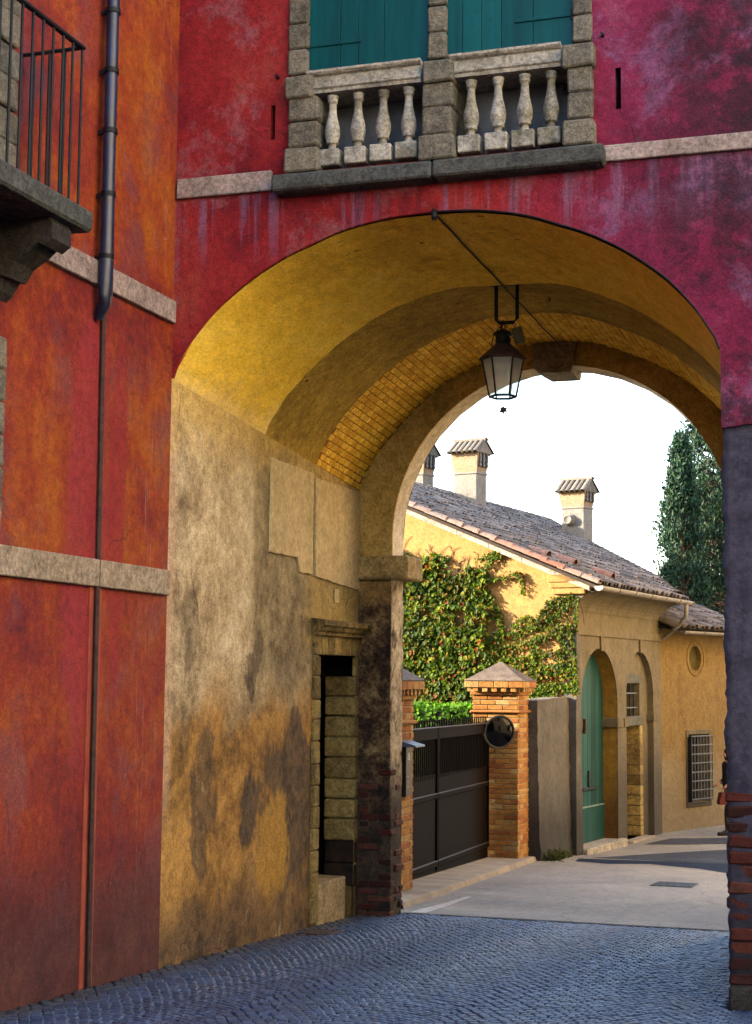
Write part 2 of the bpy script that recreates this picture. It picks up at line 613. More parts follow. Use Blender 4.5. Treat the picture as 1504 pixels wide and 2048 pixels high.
def mat_vault_olive():
    M = Mt('bare_olive_render', 0.95)
    f = M.m('ADD', M.m('MULTIPLY', M.noise(1.6, 6, 0.7), 0.6), M.m('MULTIPLY', M.noise(11, 6, 0.75), 0.4))
    c = M.ramp(f, [(0.36, (0.19, 0.12, 0.018)), (0.5, (0.34, 0.225, 0.03)), (0.66, (0.50, 0.35, 0.06))])
    chip = M.ss(M.noise(10, 2, 0.5), 0.73, 0.745)
    c = M.mix(chip, c, (0.03, 0.018, 0.01))
    c = M.grain(c, 50, 0.5)
    return M.out(c, None, M.bump(M.noise(45, 5, 0.75), 0.7, 0.012))


def mat_passage_wall():
    M = Mt('old_passage_plaster', 0.93)
    x, y, z = M.xyz()
    n1 = M.noise(1.1, 6, 0.66, dist=0.6)
    n2 = M.noise(4.5, 7, 0.72)
    run = M.noise(1.0, 5, 0.7, st=(1, 2.4, 0.6))
    f = M.m('ADD', M.m('MULTIPLY', n1, 0.55), M.m('MULTIPLY', n2, 0.45))
    c = M.ramp(f, [(0.38, (0.20, 0.145, 0.085)), (0.47, (0.43, 0.34, 0.215)), (0.55, (0.58, 0.485, 0.335)), (0.66, (0.70, 0.62, 0.48))])
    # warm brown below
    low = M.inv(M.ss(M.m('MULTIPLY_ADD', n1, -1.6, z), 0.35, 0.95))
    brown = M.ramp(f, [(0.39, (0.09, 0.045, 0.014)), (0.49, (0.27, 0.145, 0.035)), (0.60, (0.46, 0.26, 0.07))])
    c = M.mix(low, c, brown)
    # stripped grey strip behind the later patches
    gs = M.m('MULTIPLY', M.ss(M.m('MULTIPLY_ADD', n2, 0.35, y), 13.15, 13.3), M.ss(z, 1.2, 1.9))
    c = M.mix(M.m('MULTIPLY', gs, 0.75), c, M.ramp(n2, [(0.35, (0.12, 0.09, 0.045)), (0.65, (0.33, 0.27, 0.15))]))
    ye = M.m('MULTIPLY', M.ss(y, 14.3, 14.6), M.m('MULTIPLY', M.ss(z, 1.9, 2.0), M.inv(M.ss(z, 2.6, 2.75))))
    c = M.mix(M.m('MULTIPLY', ye, 0.5), c, (0.50, 0.36, 0.10))
    # stains with their own outlines
    dark = M.ramp(n2, [(.4, (0.04, 0.03, 0.022)), (.62, (0.13, 0.085, 0.05))])
    yw = M.m('MULTIPLY_ADD', M.m('SUBTRACT', M.noise(1.7, 4, 0.6), 0.5), 0.9, y)
    zw = M.m('MULTIPLY_ADD', M.m('SUBTRACT', M.noise(1.3, 4, 0.6, st=(1, 1.6, 0.8)), 0.5), 1.3, z)
    st = [(14.05, 0.50, 0.72, 0.80, 0.92), (13.8, -0.1, 0.34, 0.45, 0.75), (13.05, 0.55, 0.22, 0.34, 0.95), (13.45, 0.30, 0.08, 0.26, 0.8),
          (12.05, 0.55, 0.22, 0.55, 0.75), (12.0, -0.40, 0.5, 0.22, 0.6), (14.3, -0.50, 0.14, 0.24, 0.7), (13.1, 1.75, 0.16, 0.16, 0.7),
          (13.0, -0.2, 0.5, 0.3, 0.4), (11.75, 1.95, 0.12, 0.5, 0.5), (14.0, 1.85, 0.3, 0.3, 0.45)]
    for (a, b, ra, rb, k) in st:
        c = M.mix(M.m('MULTIPLY', M.ell(yw, zw, a, b, ra, rb, M.m('ADD', M.m('MULTIPLY', run, 0.5), M.m('MULTIPLY', n2, 0.5)), 1.3, 0.30), k), c, dark)
    go = M.ell(yw, zw, 13.62, 0.05, 0.30, 0.62, run, 0.9, 0.4)
    c = M.mix(M.m('MULTIPLY', go, 0.75), c, (0.50, 0.28, 0.04))
    # pale edge strip at the street corner
    ed = M.inv(M.ss(M.m('MULTIPLY_ADD', n2, -0.12, y), 11.32, 11.42))
    c = M.mix(M.m('MULTIPLY', M.m('MULTIPLY', ed, M.ss(z, 0.3, 1.0)), 0.6), c, (0.55, 0.36, 0.24))
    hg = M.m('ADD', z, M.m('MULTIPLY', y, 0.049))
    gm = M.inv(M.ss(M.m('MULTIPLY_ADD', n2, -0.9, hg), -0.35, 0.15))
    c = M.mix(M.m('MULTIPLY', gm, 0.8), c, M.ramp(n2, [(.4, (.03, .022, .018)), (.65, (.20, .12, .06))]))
    # ochre wash bleeding down from the vault
    up = M.ss(M.m('MULTIPLY_ADD', n2, 0.9, z), 3.75, 4.35)
    c = M.mix(M.m('MULTIPLY', up, 0.7), c, (0.58, 0.40, 0.10))
    c, rel = weather(M, c, M.ramp(n2, [(.35, (.20, .15, .09)), (.65, (.46, .38, .25))]), .65, 1.7, .61, 0.7, .6)
    c = M.grain(c, 50, 0.55)
    h = M.m('ADD', M.m('MULTIPLY_ADD', n2, 2.0, rel), M.m('MULTIPLY', M.noise(55, 5, 0.75), 0.3))
    return M.out(c, None, M.bump(h, 0.6, 0.014))


def mat_pier():
    """flaking plaster over brick on the inner arch"""
    M = Mt('flaking_pier_plaster', 0.95)
    x, y, z = M.xyz()
    n1 = M.noise(3.0, 7, 0.75)
    n2 = M.noise(13, 6, 0.8)
    f = M.m('ADD', M.m('MULTIPLY', n1, 0.55), M.m('MULTIPLY', n2, 0.45))
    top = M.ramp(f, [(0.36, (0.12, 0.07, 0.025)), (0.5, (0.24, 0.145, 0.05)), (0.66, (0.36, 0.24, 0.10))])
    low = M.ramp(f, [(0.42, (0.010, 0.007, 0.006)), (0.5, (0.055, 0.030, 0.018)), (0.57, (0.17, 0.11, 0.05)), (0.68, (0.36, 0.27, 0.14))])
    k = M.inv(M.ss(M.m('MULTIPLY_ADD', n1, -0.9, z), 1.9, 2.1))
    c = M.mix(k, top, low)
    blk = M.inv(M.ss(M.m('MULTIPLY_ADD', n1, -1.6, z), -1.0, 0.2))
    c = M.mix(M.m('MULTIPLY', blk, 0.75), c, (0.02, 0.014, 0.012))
    # pale jamb plaster, street light on this face put into the colour
    jam = M.m('MULTIPLY', M.ss(x, -5.06, -5.052), M.ss(M.m('MULTIPLY_ADD', n1, -1.0, z), -0.2, 0.6))
    c = M.mix(M.m('MULTIPLY', jam, 0.9), c, M.ramp(f, [(0.38, (0.26, 0.19, 0.11)), (0.5, (0.52, 0.42, 0.28)), (0.62, (0.66, 0.57, 0.42))]))
    c = M.grain(c, 35, 0.6)
    return M.out(c, None, M.bump(f, 0.9, 0.03))


def mat_arch_brown():
    M = Mt('brown_arch_render', 0.95)
    x, y, z = M.xyz()
    f = M.m('ADD', M.m('MULTIPLY', M.noise(1.8, 6, 0.7), 0.6), M.m('MULTIPLY', M.noise(14, 6, 0.75), 0.4))
    c = M.ramp(f, [(0.36, (0.19, 0.115, 0.03)), (0.5, (0.36, 0.235, 0.065)), (0.66, (0.50, 0.35, 0.12))])
    inn = M.ss(y, 15.965, 15.985)  # arch reveal painted paler, standing in for light from beyond
    c = M.mix(inn, c, M.ramp(f, [(0.36, (0.34, 0.27, 0.18)), (0.5, (0.55, 0.47, 0.34)), (0.66, (0.66, 0.59, 0.47))]))
    dk = M.m('MULTIPLY', M.ss(M.noise(5, 6, 0.8), 0.54, 0.62), M.m('MULTIPLY', M.ell(x, z, -3.45, 5.0, 0.4, 0.25, f, 0.6, 0.5), 0.85))
    c = M.mix(dk, c, (0.05, 0.025, 0.015))
    c = M.grain(c, 45, 0.45)
    return M.out(c, None, M.bump(f, 0.7, 0.02))


def mat_stone(name, a, b, dk, sc=9.0, lich=0.35, rv=0.25, bs=0.8):
    M = Mt(name, 0.92)
    n1 = M.noise(sc, 7, 0.75)
    n0 = M.noise(sc * 0.22, 5, 0.65)
    f = M.m('ADD', M.m('MULTIPLY', n1, 0.6), M.m('MULTIPLY', n0, 0.4))
    f = M.m('ADD', f, M.m('MULTIPLY', M.m('SUBTRACT', M.rnd(), 0.5), rv * 0.4))
    c = M.ramp(f, [(0.36, b), (0.5, a), (0.66, tuple(min(1, v * 1.25) for v in a))])
    sp = M.ss(M.noise(sc * 7, 3, 0.8), 0.60, 0.68)
    c = M.mix(M.m('MULTIPLY', sp, 0.45), c, dk)
    bl = M.ss(M.noise(sc * 0.35, 6, 0.75), 0.56, 0.70)
    c = M.mix(M.m('MULTIPLY', bl, lich), c, dk)
    c = M.grain(c, sc * 6, 0.6)
    return M.out(c, None, M.bump(M.m('ADD', f, M.m('MULTIPLY', M.noise(sc * 5, 5, 0.75), 1.0)), bs, 0.03))


def mat_brick(name, stops, rough=0.9, dirt=0.3, dk=(0.03, 0.018, 0.014)):
    M = Mt(name, rough)
    f = M.m('ADD', M.m('MULTIPLY', M.rnd(), 0.6), M.m('MULTIPLY', M.noise(14, 6, 0.75), 0.4))
    c = M.ramp(f, stops)
    d = M.ss(M.noise(3.0, 6, 0.75), 0.52, 0.68)
    c = M.mix(M.m('MULTIPLY', d, dirt), c, dk)
    c = M.grain(c, 45, 0.5)
    return M.out(c, None, M.bump(M.noise(40, 5, 0.75), 0.7, 0.008))


def mat_roof_tile():
    M = Mt('weathered_roof_tile', 0.9)
    x, y, z = M.xyz()
    f = M.m('ADD', M.m('MULTIPLY', M.rnd(), 0.62), M.m('MULTIPLY', M.noise(6, 6, 0.75), 0.38))
    c = M.ramp(f, [(0.22, (0.07, 0.058, 0.052)), (0.45, (0.16, 0.135, 0.12)), (0.62, (0.23, 0.195, 0.175)), (0.78, (0.29, 0.23, 0.20)), (0.86, (0.42, 0.38, 0.35))])
    li = M.ss(M.noise(2.4, 7, 0.8), 0.54, 0.7)
    c = M.mix(M.m('MULTIPLY', li, 0.45), c, (0.12, 0.11, 0.095))
    return M.out(c, None, M.bump(M.noise(30, 5, 0.7), 0.6, 0.01))


def mat_setts():
    M = Mt('porphyry_setts', 0.45, 0.6)
    f = M.m('ADD', M.m('MULTIPLY', M.rnd(), 0.5), M.m('MULTIPLY', M.noise(20, 5, 0.7), 0.5))
    c = M.ramp(f, [(0.25, (0.014, 0.036, 0.10)), (0.5, (0.034, 0.075, 0.19)), (0.72, (0.072, 0.13, 0.28)), (0.85, (0.115, 0.14, 0.21))])
    big = M.ss(M.noise(0.55, 4, 0.6), 0.38, 0.62)
    c = M.mix(M.m('MULTIPLY', big, 0.35), c, (0.025, 0.042, 0.085))
    sx, sy, sz = M.xyz()
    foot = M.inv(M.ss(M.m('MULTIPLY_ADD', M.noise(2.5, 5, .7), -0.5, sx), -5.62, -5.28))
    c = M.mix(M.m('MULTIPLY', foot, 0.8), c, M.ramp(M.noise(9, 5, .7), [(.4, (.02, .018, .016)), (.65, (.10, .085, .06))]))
    c = M.mix(M.ss(M.noise(0.8, 5, .7, dist=.6), 0.55, 0.68, 0, .35), c, (.10, .085, .075))
    r = M.ss(M.noise(16, 4, 0.7), 0.3, 0.7, 0.34, 0.65)
    return M.out(c, r, M.bump(M.noise(55, 5, 0.75), 0.6, 0.008))


def mat_asphalt(name, a, b, rough=0.85):
    M = Mt(name, rough, 0.35 if a[0] > 0.1 else 0.06)
    f = M.m('ADD', M.m('MULTIPLY', M.noise(0.6, 5, 0.65, dist=0.5), 0.7), M.m('MULTIPLY', M.noise(9, 6, 0.8), 0.3))
    c = M.ramp(f, [(0.36, b), (0.62, a)])
    c = M.grain(c, 30, 0.4)
    tr = M.ss(M.noise(1.0, 4, 0.6, st=(2.2, 0.12, 1)), 0.5, 0.64)
    c = M.mix(M.m('MULTIPLY', tr, 0.35), c, b)
    gr = M.ss(M.noise(140, 3, 0.8), 0.56, 0.66)
    c = M.mix(M.m('MULTIPLY', gr, 0.35), c, tuple(min(1, v * 1.9) for v in a))
    crack = M.inv(M.ss(M.voro(0.9, 'DISTANCE_TO_EDGE', M.noise_vec(0.35)), 0.0, 0.012))
    c = M.mix(M.m('MULTIPLY', crack, 0.5), c, tuple(v * 0.45 for v in b))
    return M.out(c, None, M.bump(M.noise(120, 4, 0.8), 0.5, 0.01))


def mat_leaf(name, stops, trans=0.25):
    stops = [(p, tuple(v * .92 for v in c)) for p, c in stops]
    M = Mt(name, 0.6, 0.12)
    c = M.ramp(M.rnd(), stops)
    c = M.mix(M.m('MULTIPLY', M.ss(M.noise(1.4, 4, 0.6), 0.42, 0.62), 0.45), c, tuple(v * 0.55 for v in stops[0][1]))
    M.out(c)
    tr = M.nd('ShaderNodeBsdfTranslucent')
    M.put(tr.inputs['Color'], c)
    mx = M.nd('ShaderNodeMixShader')
    mx.inputs[0].default_value = trans
    M.nt.links.new(M.b.outputs[0], mx.inputs[1])
    M.nt.links.new(tr.outputs[0], mx.inputs[2])
    o = [n for n in M.nt.nodes if n.type == 'OUTPUT_MATERIAL'][0]
    M.nt.links.new(mx.outputs[0], o.inputs['Surface'])
    return M.mat


def mat_wood(name, a, b, st=(14, 14, 0.7), rough=0.6, rv=0.3):
    M = Mt(name, rough, 0.10)
    f = M.m('ADD', M.noise(1.0, 6, 0.7, st=st), M.m('MULTIPLY', M.m('SUBTRACT', M.rnd(), 0.5), rv))
    c = M.ramp(f, [(0.3, b), (0.65, a)])
    c = M.mix(M.m('MULTIPLY', M.ss(M.noise(5, 6, 0.8), 0.6, 0.72), 0.4), c, tuple(v * 0.4 for v in b))
    return M.out(c, None, M.bump(f, 0.5, 0.006))


def mat_house(name, light, mid, dirt, low_z, sc=1.6):
    M = Mt(name, 0.92)
    x, y, z = M.xyz()
    n1 = M.noise(sc, 6, 0.68, dist=0.3)
    n2 = M.noise(sc * 6, 6, 0.75)
    run = M.noise(1.0, 5, 0.7, st=(5, 5, 0.6))
    f = M.m('ADD', M.m('MULTIPLY', n1, 0.5), M.m('MULTIPLY_ADD', n2, 0.25, M.m('MULTIPLY', run, 0.25)))
    c = M.ramp(f, [(0.36, mid), (0.58, light)])
    d = M.inv(M.ss(M.m('MULTIPLY_ADD', n1, -1.5, z), low_z - 0.9, low_z + 0.2))
    c = M.mix(M.m('MULTIPLY', d, 0.8), c, dirt)
    g = M.ss(M.noise(2.2, 7, 0.8, st=(1, 1, 0.4)), 0.56, 0.70)
    c = M.mix(M.m('MULTIPLY', g, 0.5), c, dirt)
    c = M.grain(c, 22, 0.35)
    return M.out(c, None, M.bump(M.m('ADD', n2, M.m('MULTIPLY', M.noise(50, 4, 0.7), 0.3)), 0.55, 0.012))


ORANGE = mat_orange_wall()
RED = mat_red_facade()
VAULT = mat_vault_yellow()
OLIVE = mat_vault_olive()
PASS = mat_passage_wall()
PIER = mat_pier()
ARCHB = mat_arch_brown()
STONE = mat_stone('weathered_limestone', (0.33, 0.30, 0.235), (0.17, 0.16, 0.13), (0.05, 0.05, 0.048), 9, .5, .4, 1.0)
STONE_D = mat_stone('dark_sill_stone', (0.19, 0.20, 0.19), (0.08, 0.088, 0.092), (0.018, 0.019, 0.021), 6, 0.85)
BALUST = mat_stone('baluster_stone', (0.40, 0.38, 0.33), (0.21, 0.19, 0.13), (0.055, 0.052, 0.045), 6, 0.7, 0.5, 0.6)
STRING = mat_stone('string_course_stone', (0.46, 0.36, 0.33), (0.32, 0.24, 0.21), (0.17, 0.12, 0.115), 5, 0.4, 0.2, 0.5)
DOORST = mat_stone('door_surround_stone', (0.34, 0.25, 0.09), (0.15, 0.10, 0.035), (0.02, 0.015, 0.011), 6, 0.75, 0.6)
PATCH = mat_house('smooth_cement_patch', (0.60, 0.49, 0.29), (0.48, 0.38, 0.21), (0.38, 0.27, 0.11), -9)
VBRICK = mat_brick('vault_brick', [(0.25, (0.68, 0.38, 0.03)), (0.5, (0.80, 0.50, 0.045)), (0.75, (0.86, 0.58, 0.07))], dirt=0.2, dk=(0.24, 0.11, 0.02))
PBRICK = mat_brick('gate_pillar_brick', [(0.2, (0.42, 0.13, 0.03)), (0.45, (0.54, 0.22, 0.045)), (0.65, (0.62, 0.32, 0.08)), (0.8, (0.68, 0.46, 0.20))], dirt=0.2, dk=(0.2, 0.07, 0.03))
OBRICK = mat_brick('old_dark_brick', [(0.2, (0.05, 0.012, 0.009)), (0.5, (0.14, 0.024, 0.015)), (0.8, (0.20, 0.07, 0.045))], dirt=0.85)
DARKST = mat_stone('dark_and_shaded_stone', (0.07, 0.062, 0.06), (0.03, 0.028, 0.03), (0.01, 0.01, 0.01), 7, .5)  # dark stone; on the corbels it stands in for underside shade
MORTAR = simple('lime_mortar', (0.50, 0.38, 0.24), (0.34, 0.24, 0.14), 12, 0.95, 0.5)
VMORT = simple('vault_joint', (0.30, 0.11, 0.014), (0.18, 0.06, 0.009), 12, 0.95, 0.4)
IRON = simple('black_iron', (0.020, 0.022, 0.032), (0.010, 0.010, 0.014), 14, 0.55, 0.3, 0.003, 0.2)
COPPER = simple('dark_painted_pipe', (0.018, 0.03, 0.10), (0.008, 0.012, 0.035), 7, 0.4, 0.2, 0.003, 0.5)
RUST = simple('rusty_conduit', (0.10, 0.05, 0.035), (0.04, 0.02, 0.018), 16, 0.7, 0.4, 0.003)
SHUT = mat_wood('teal_shutter_paint', (0.004, 0.135, 0.155), (0.002, 0.07, 0.09), (9, 9, 0.6), 0.5, 0.25)
DARK = simple('dark_recess', (0.012, 0.010, 0.010), (0.006, 0.005, 0.005), 5, 0.95)
GREYW = simple('grey_niche_render', (0.24, 0.27, 0.33), (0.14, 0.16, 0.20), 5, 0.95, 0.5)
BARE = mat_house('bare_pier_render', (0.135, 0.125, 0.19), (0.040, 0.042, 0.085), (0.014, 0.013, 0.022), -0.2, 5.0)
TILE = mat_roof_tile()
TILE_R = mat_brick('verge_roof_tile', [(0.2, (0.40, 0.17, 0.12)), (0.5, (0.46, 0.26, 0.21)), (0.8, (0.42, 0.33, 0.30))], dirt=0.35, dk=(0.16, 0.13, 0.12))
ROOFB = simple('roof_bed', (0.06, 0.045, 0.038), (0.03, 0.022, 0.02), 8, 0.95)
GABLE = mat_house('sunny_ochre_plaster', (0.58, 0.36, 0.13), (0.54, 0.29, 0.085), (0.44, 0.21, 0.06), -0.6, 2.2)
HOUSEF = mat_house('stained_house_front', (0.31, 0.265, 0.18), (0.19, 0.145, 0.075), (0.10, 0.09, 0.08), -0.3, 1.8)
HOUSE2 = mat_house('yellow_far_house', (0.36, 0.245, 0.09), (0.26, 0.155, 0.04), (0.36, 0.30, 0.22), -0.35, 1.8)
REVEAL = mat_house('ochre_door_reveal', (0.36, 0.22, 0.03), (0.19, 0.10, 0.018), (0.09, 0.035, 0.012), -0.9, 5.0)
CHIM = mat_house('grey_chimney_render', (0.27, 0.26, 0.25), (0.20, 0.19, 0.18), (0.12, 0.11, 0.10), -9, 2.0)
CHIMW = mat_house('pinkish_chimney_head', (0.36, 0.26, 0.17), (0.30, 0.23, 0.17), (0.24, 0.2, 0.17), -9, 2.0)
GARDEN = mat_house('grey_garden_wall', (0.24, 0.22, 0.20), (0.11, 0.105, 0.10), (0.035, 0.034, 0.036), -0.8, 2.4)
GDOOR = mat_wood('green_door_paint', (0.020, 0.095, 0.095), (0.009, 0.05, 0.058), (12, 12, 0.6), 0.55)
GATEM = simple('dark_brown_gate', (0.014, 0.0055, 0.004), (0.005, 0.0025, 0.002), 10, 0.8, 0.2, 0.003, 0.05)
GATER = simple('worn_gate_rail', (0.07, 0.045, 0.035), (0.03, 0.02, 0.018), 10, 0.45, 0.2, 0.003, 0.5)
ZINC = simple('old_zinc_gutter', (0.26, 0.245, 0.25), (0.15, 0.135, 0.13), 6, 0.5, 0.2, 0.004, 0.5)
SLATE = simple('grey_cap_stone', (0.20, 0.155, 0.125), (0.10, 0.075, 0.062), 6, 0.85, 0.6, 0.012)
SETT = mat_setts()
BED = simple('sett_joint_sand', (0.03, 0.032, 0.045), (0.012, 0.014, 0.02), 20, 0.95, 0.6)
ASPH = mat_asphalt('pale_worn_asphalt', (0.32, 0.29, 0.255), (0.17, 0.162, 0.16))
ASPH_D = mat_asphalt('fresh_dark_asphalt', (0.022, 0.036, 0.075), (0.012, 0.020, 0.045))
ASPH_M = mat_asphalt('mid_grey_asphalt', (0.085, 0.095, 0.125), (0.045, 0.052, 0.075))
CONC = simple('concrete_apron', (0.36, 0.31, 0.25), (0.22, 0.19, 0.16), 2.2, 0.92, 0.5)
PAINT = simple('worn_white_road_paint', (0.50, 0.48, 0.46), (0.30, 0.29, 0.28), 9, 0.8, 0.3)
EARTH = simple('garden_earth', (0.10, 0.095, 0.05), (0.05, 0.055, 0.025), 1.0, 0.95, 0.6)
STEEL = simple('brushed_dark_metal', (0.10, 0.11, 0.14), (0.05, 0.055, 0.07), 10, 0.4, 0.1, 0.002, 0.5)
TILE_G = mat_brick('grey_cap_tile', [(0.2, (0.13, 0.115, 0.10)), (0.5, (0.20, 0.175, 0.15)), (0.8, (0.26, 0.22, 0.19))], dirt=0.4, dk=(0.08, 0.07, 0.06))
STRING_C = mat_stone('cream_string_course', (0.60, 0.48, 0.36), (0.44, 0.33, 0.22), (0.22, 0.15, 0.11), 4, 0.35, 0.2, 0.5)
SOOT = simple('sooty_block', (0.05, 0.028, 0.018), (0.012, 0.008, 0.007), 7, 0.95, 0.6)

# ------------------------------------------------------------------ ground and paving
XL, YF = -5.42, 11.3          # left wall plane, gate facade plane
ys = [-400, -60, -30.01] + [-30 + 1.5 * k for k in range(38)] + [27, 27.6, 28.2, 28.8, 29.4, 30, 36, 60, 200, 900]
ys = sorted(set(ys))
g = MB()
for y0, y1 in zip(ys, ys[1:]):
    for x0, x1 in ((-600, -60), (-60, -5.5), (-5.5, 8), (8, 60), (60, 600)):
        g.quad((x0, y0, ground_z(y0) - .03), (x1, y0, ground_z(y0) - .03), (x1, y1, ground_z(y1) - .03), (x0, y1, ground_z(y1) - .03))
tag(g.build('ground', EARTH), 'bare earth ground under the whole place', 'ground', kind='structure')

g = MB()
for y0, y1 in zip(ys, ys[1:]):
    if y1 <= 16.3 and y0 >= -30:
        y1_ = y1
    elif y0 < 16.3 < y1:
        y1_ = 16.3
    else:
        continue
    g.quad((-5.6, y0, ground_z(y0) - .022), (9, y0, ground_z(y0) - .022), (9, y1_, ground_z(y1_) - .022), (-5.6, y1_, ground_z(y1_) - .022))
paving = tag(g.build('sett_paving', BED), 'blue grey stone sett paving laid in arcs, running through the archway', 'paving', kind='structure')

cam_inv = cam.matrix_world.inverted()


def to_px(p):
    q = cam_inv @ Vector(p)
    if q.z > -0.1:
        return None
    return 752 + 3180 * q.x / -q.z, 1024 - 3180 * q.y / -q.z


sett_list = []
CW, RAD, ROW = 1.30, 0.92, 0.072
ncol = 12
for col in range(ncol):
    xc = -5.42 + CW * (col + 0.5)
    half = math.asin(CW / 2 / RAD)
    nst = 19
    for row in range(-3, 215):
        yb = 2.6 + row * ROW
        for k in range(nst):
            a = -half + (k + 0.5 + (0.5 if row % 2 else 0) * 0.9) * (2 * half / nst)
            if a > half:
                continue
            a += random.uniform(-.008, .008)
            px_ = xc + RAD * math.sin(a)
            py = yb - RAD * (1 - math.cos(a)) + random.uniform(-.006, .006)
            if py > 16.31 or py < 3.0:
                continue
            if py > 11.25 and px_ > -1.2:
                continue
            if px_ < -5.39 or px_ > 6.5 or (px_ > 1.5 and py < 5):
                continue
            if py > 15.9 and (px_ < -5.02):
                continue
            if -5.32 < px_ < -4.98 and 13.95 < py < 14.42:
                continue
            w = 2 * half / nst * RAD * random.uniform(0.80, 0.90)
            l = ROW * math.cos(a) * random.uniform(0.76, 0.87)
            sett_list.append((px_, py, w, l, a))


def sett_geo(mb, w, l, h, tilt=(0, 0), fr=world_frame):
    b, t = 0.007, 0.003
    r = lambda: random.uniform(-.004, .004)
    base = [(-w / 2, -l / 2), (w / 2, -l / 2), (w / 2, l / 2), (-w / 2, l / 2)]
    base = [(p + r(), q + r()) for p, q in base]
    vs = [fr(p, q, -0.03) for p, q in base] + [fr(p, q, h - t * 1.6 + p * tilt[0] + q * tilt[1]) for p, q in base]
    vs += [fr(p * (1 - 2 * b / w), q * (1 - 2 * b / l), h + p * tilt[0] + q * tilt[1]) for p, q in base]
    fs = [(0, 1, 5, 4), (1, 2, 6, 5), (2, 3, 7, 6), (3, 0, 4, 7), (4, 5, 9, 8), (5, 6, 10, 9), (6, 7, 11, 10), (7, 4, 8, 11), (8, 9, 10, 11)]
    mb.add(vs, fs)


vis = []
for i, s in enumerate(sett_list):
    q = to_px((s[0], s[1], ground_z(s[1])))
    if q and 0 < q[0] < 1504 and 0 < q[1] < 2048:
        vis.append((q[1], i))
vis.sort(reverse=True)
single = {i for _, i in vis[:300]}
variants = []
for k in range(8):
    b = MB()
    sett_geo(b, 0.078, 0.066, 0.0, (random.uniform(-.025, .025), random.uniform(-.025, .025)))
    variants.append(b.mesh('sett', SETT))
rest = MB()
for i, (sx, sy, w, l, a) in enumerate(sett_list):
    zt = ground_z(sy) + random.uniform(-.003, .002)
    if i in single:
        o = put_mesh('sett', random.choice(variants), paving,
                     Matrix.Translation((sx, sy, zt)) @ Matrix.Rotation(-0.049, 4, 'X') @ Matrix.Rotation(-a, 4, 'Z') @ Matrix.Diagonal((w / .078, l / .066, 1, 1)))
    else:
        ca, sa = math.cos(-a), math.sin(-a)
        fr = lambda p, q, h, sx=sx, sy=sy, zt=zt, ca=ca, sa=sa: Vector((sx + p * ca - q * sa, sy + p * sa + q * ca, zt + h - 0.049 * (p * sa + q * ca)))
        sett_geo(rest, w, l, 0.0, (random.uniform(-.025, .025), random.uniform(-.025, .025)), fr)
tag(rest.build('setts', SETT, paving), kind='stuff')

g = MB()
for y0, y1 in zip(ys, ys[1:]):
    if y0 < 16.3 < y1:
        y0 = 16.34
    elif y0 < 16.3 or y0 >= 60:
        continue
    sh = lambda y: 0.0 if y < 28 else (y - 28) * 0.28
    n = 6
    xa = lambda y, i: (-5.6 + sh(y)) + i * (12.5 / n) - (0.0 if y < 26 else 1.2)
    for i in range(n):
        g.quad((xa(y0, i), y0, ground_z(y0)), (xa(y0, i + 1), y0, ground_z(y0)), (xa(y1, i + 1), y1, ground_z(y1)), (xa(y1, i), y1, ground_z(y1)))
tag(g.build('road', ASPH), 'pale worn asphalt road beyond the archway', 'road', kind='structure')


def ground_sheet(name, pts, mat, dz, label, cat, n=6):
    """thin sheet following the slope; pts = closed outline (x,y)"""
    b = MB()
    b.add([(x, y, ground_z(y) + dz) for x, y in pts], [tuple(range(len(pts)))])
    if max(p[1] for p in pts) > 27:
        b.v = [(x, y, max(z, -1.392 + dz) if y > 28 else z) for x, y, z in b.v]
    return tag(b.build(name, mat), label, cat, kind='structure')


ground_sheet('asphalt_patch', [(-5.06, 25.94), (-4.49, 25.68), (-3.88, 26.1), (-3.01, 25.48), (-2.56, 24.81), (-1.2, 23.6), (-1.0, 26.9), (-2.7, 26.95), (-4.0, 26.9), (-5.15, 26.7)], ASPH_D, .004,
             'dark fresh asphalt patch tapering across the pale road', 'road patch')
ground_sheet('asphalt_strip', [(-4.6, 30.3), (-3.9, 30.6), (-3.2, 31.05), (-1.8, 30.4), (-1.6, 31.6), (-3.3, 32.2), (-4.3, 31.6)], ASPH_M, .004,
             'faint darker asphalt strip farther along the road bend', 'road patch')
ground_sheet('asphalt_overlay', [(-5.0, 27.02), (-4.0, 27.0), (-2.7, 27.0), (-1.0, 27.0), (-1.0, 29.9), (-3.0, 30.0), (-4.2, 28.6)], ASPH_M, .003,
             'mid grey asphalt resurfacing behind the dark patch', 'road patch')
ground_sheet('road_line', [(-4.97, 16.42), (-4.80, 16.42), (-4.82, 17.6), (-4.86, 18.6), (-4.93, 18.6), (-4.93, 17.6)], PAINT, .004,
             'worn white edge line beside the left arch pier', 'road line')
ground_sheet('setts_edge_joint', [(-5.0, 16.30), (-1.2, 16.30), (-1.2, 16.36), (-5.0, 16.345)], BED, .006,
             'dark joint where setts meet the asphalt', 'joint')

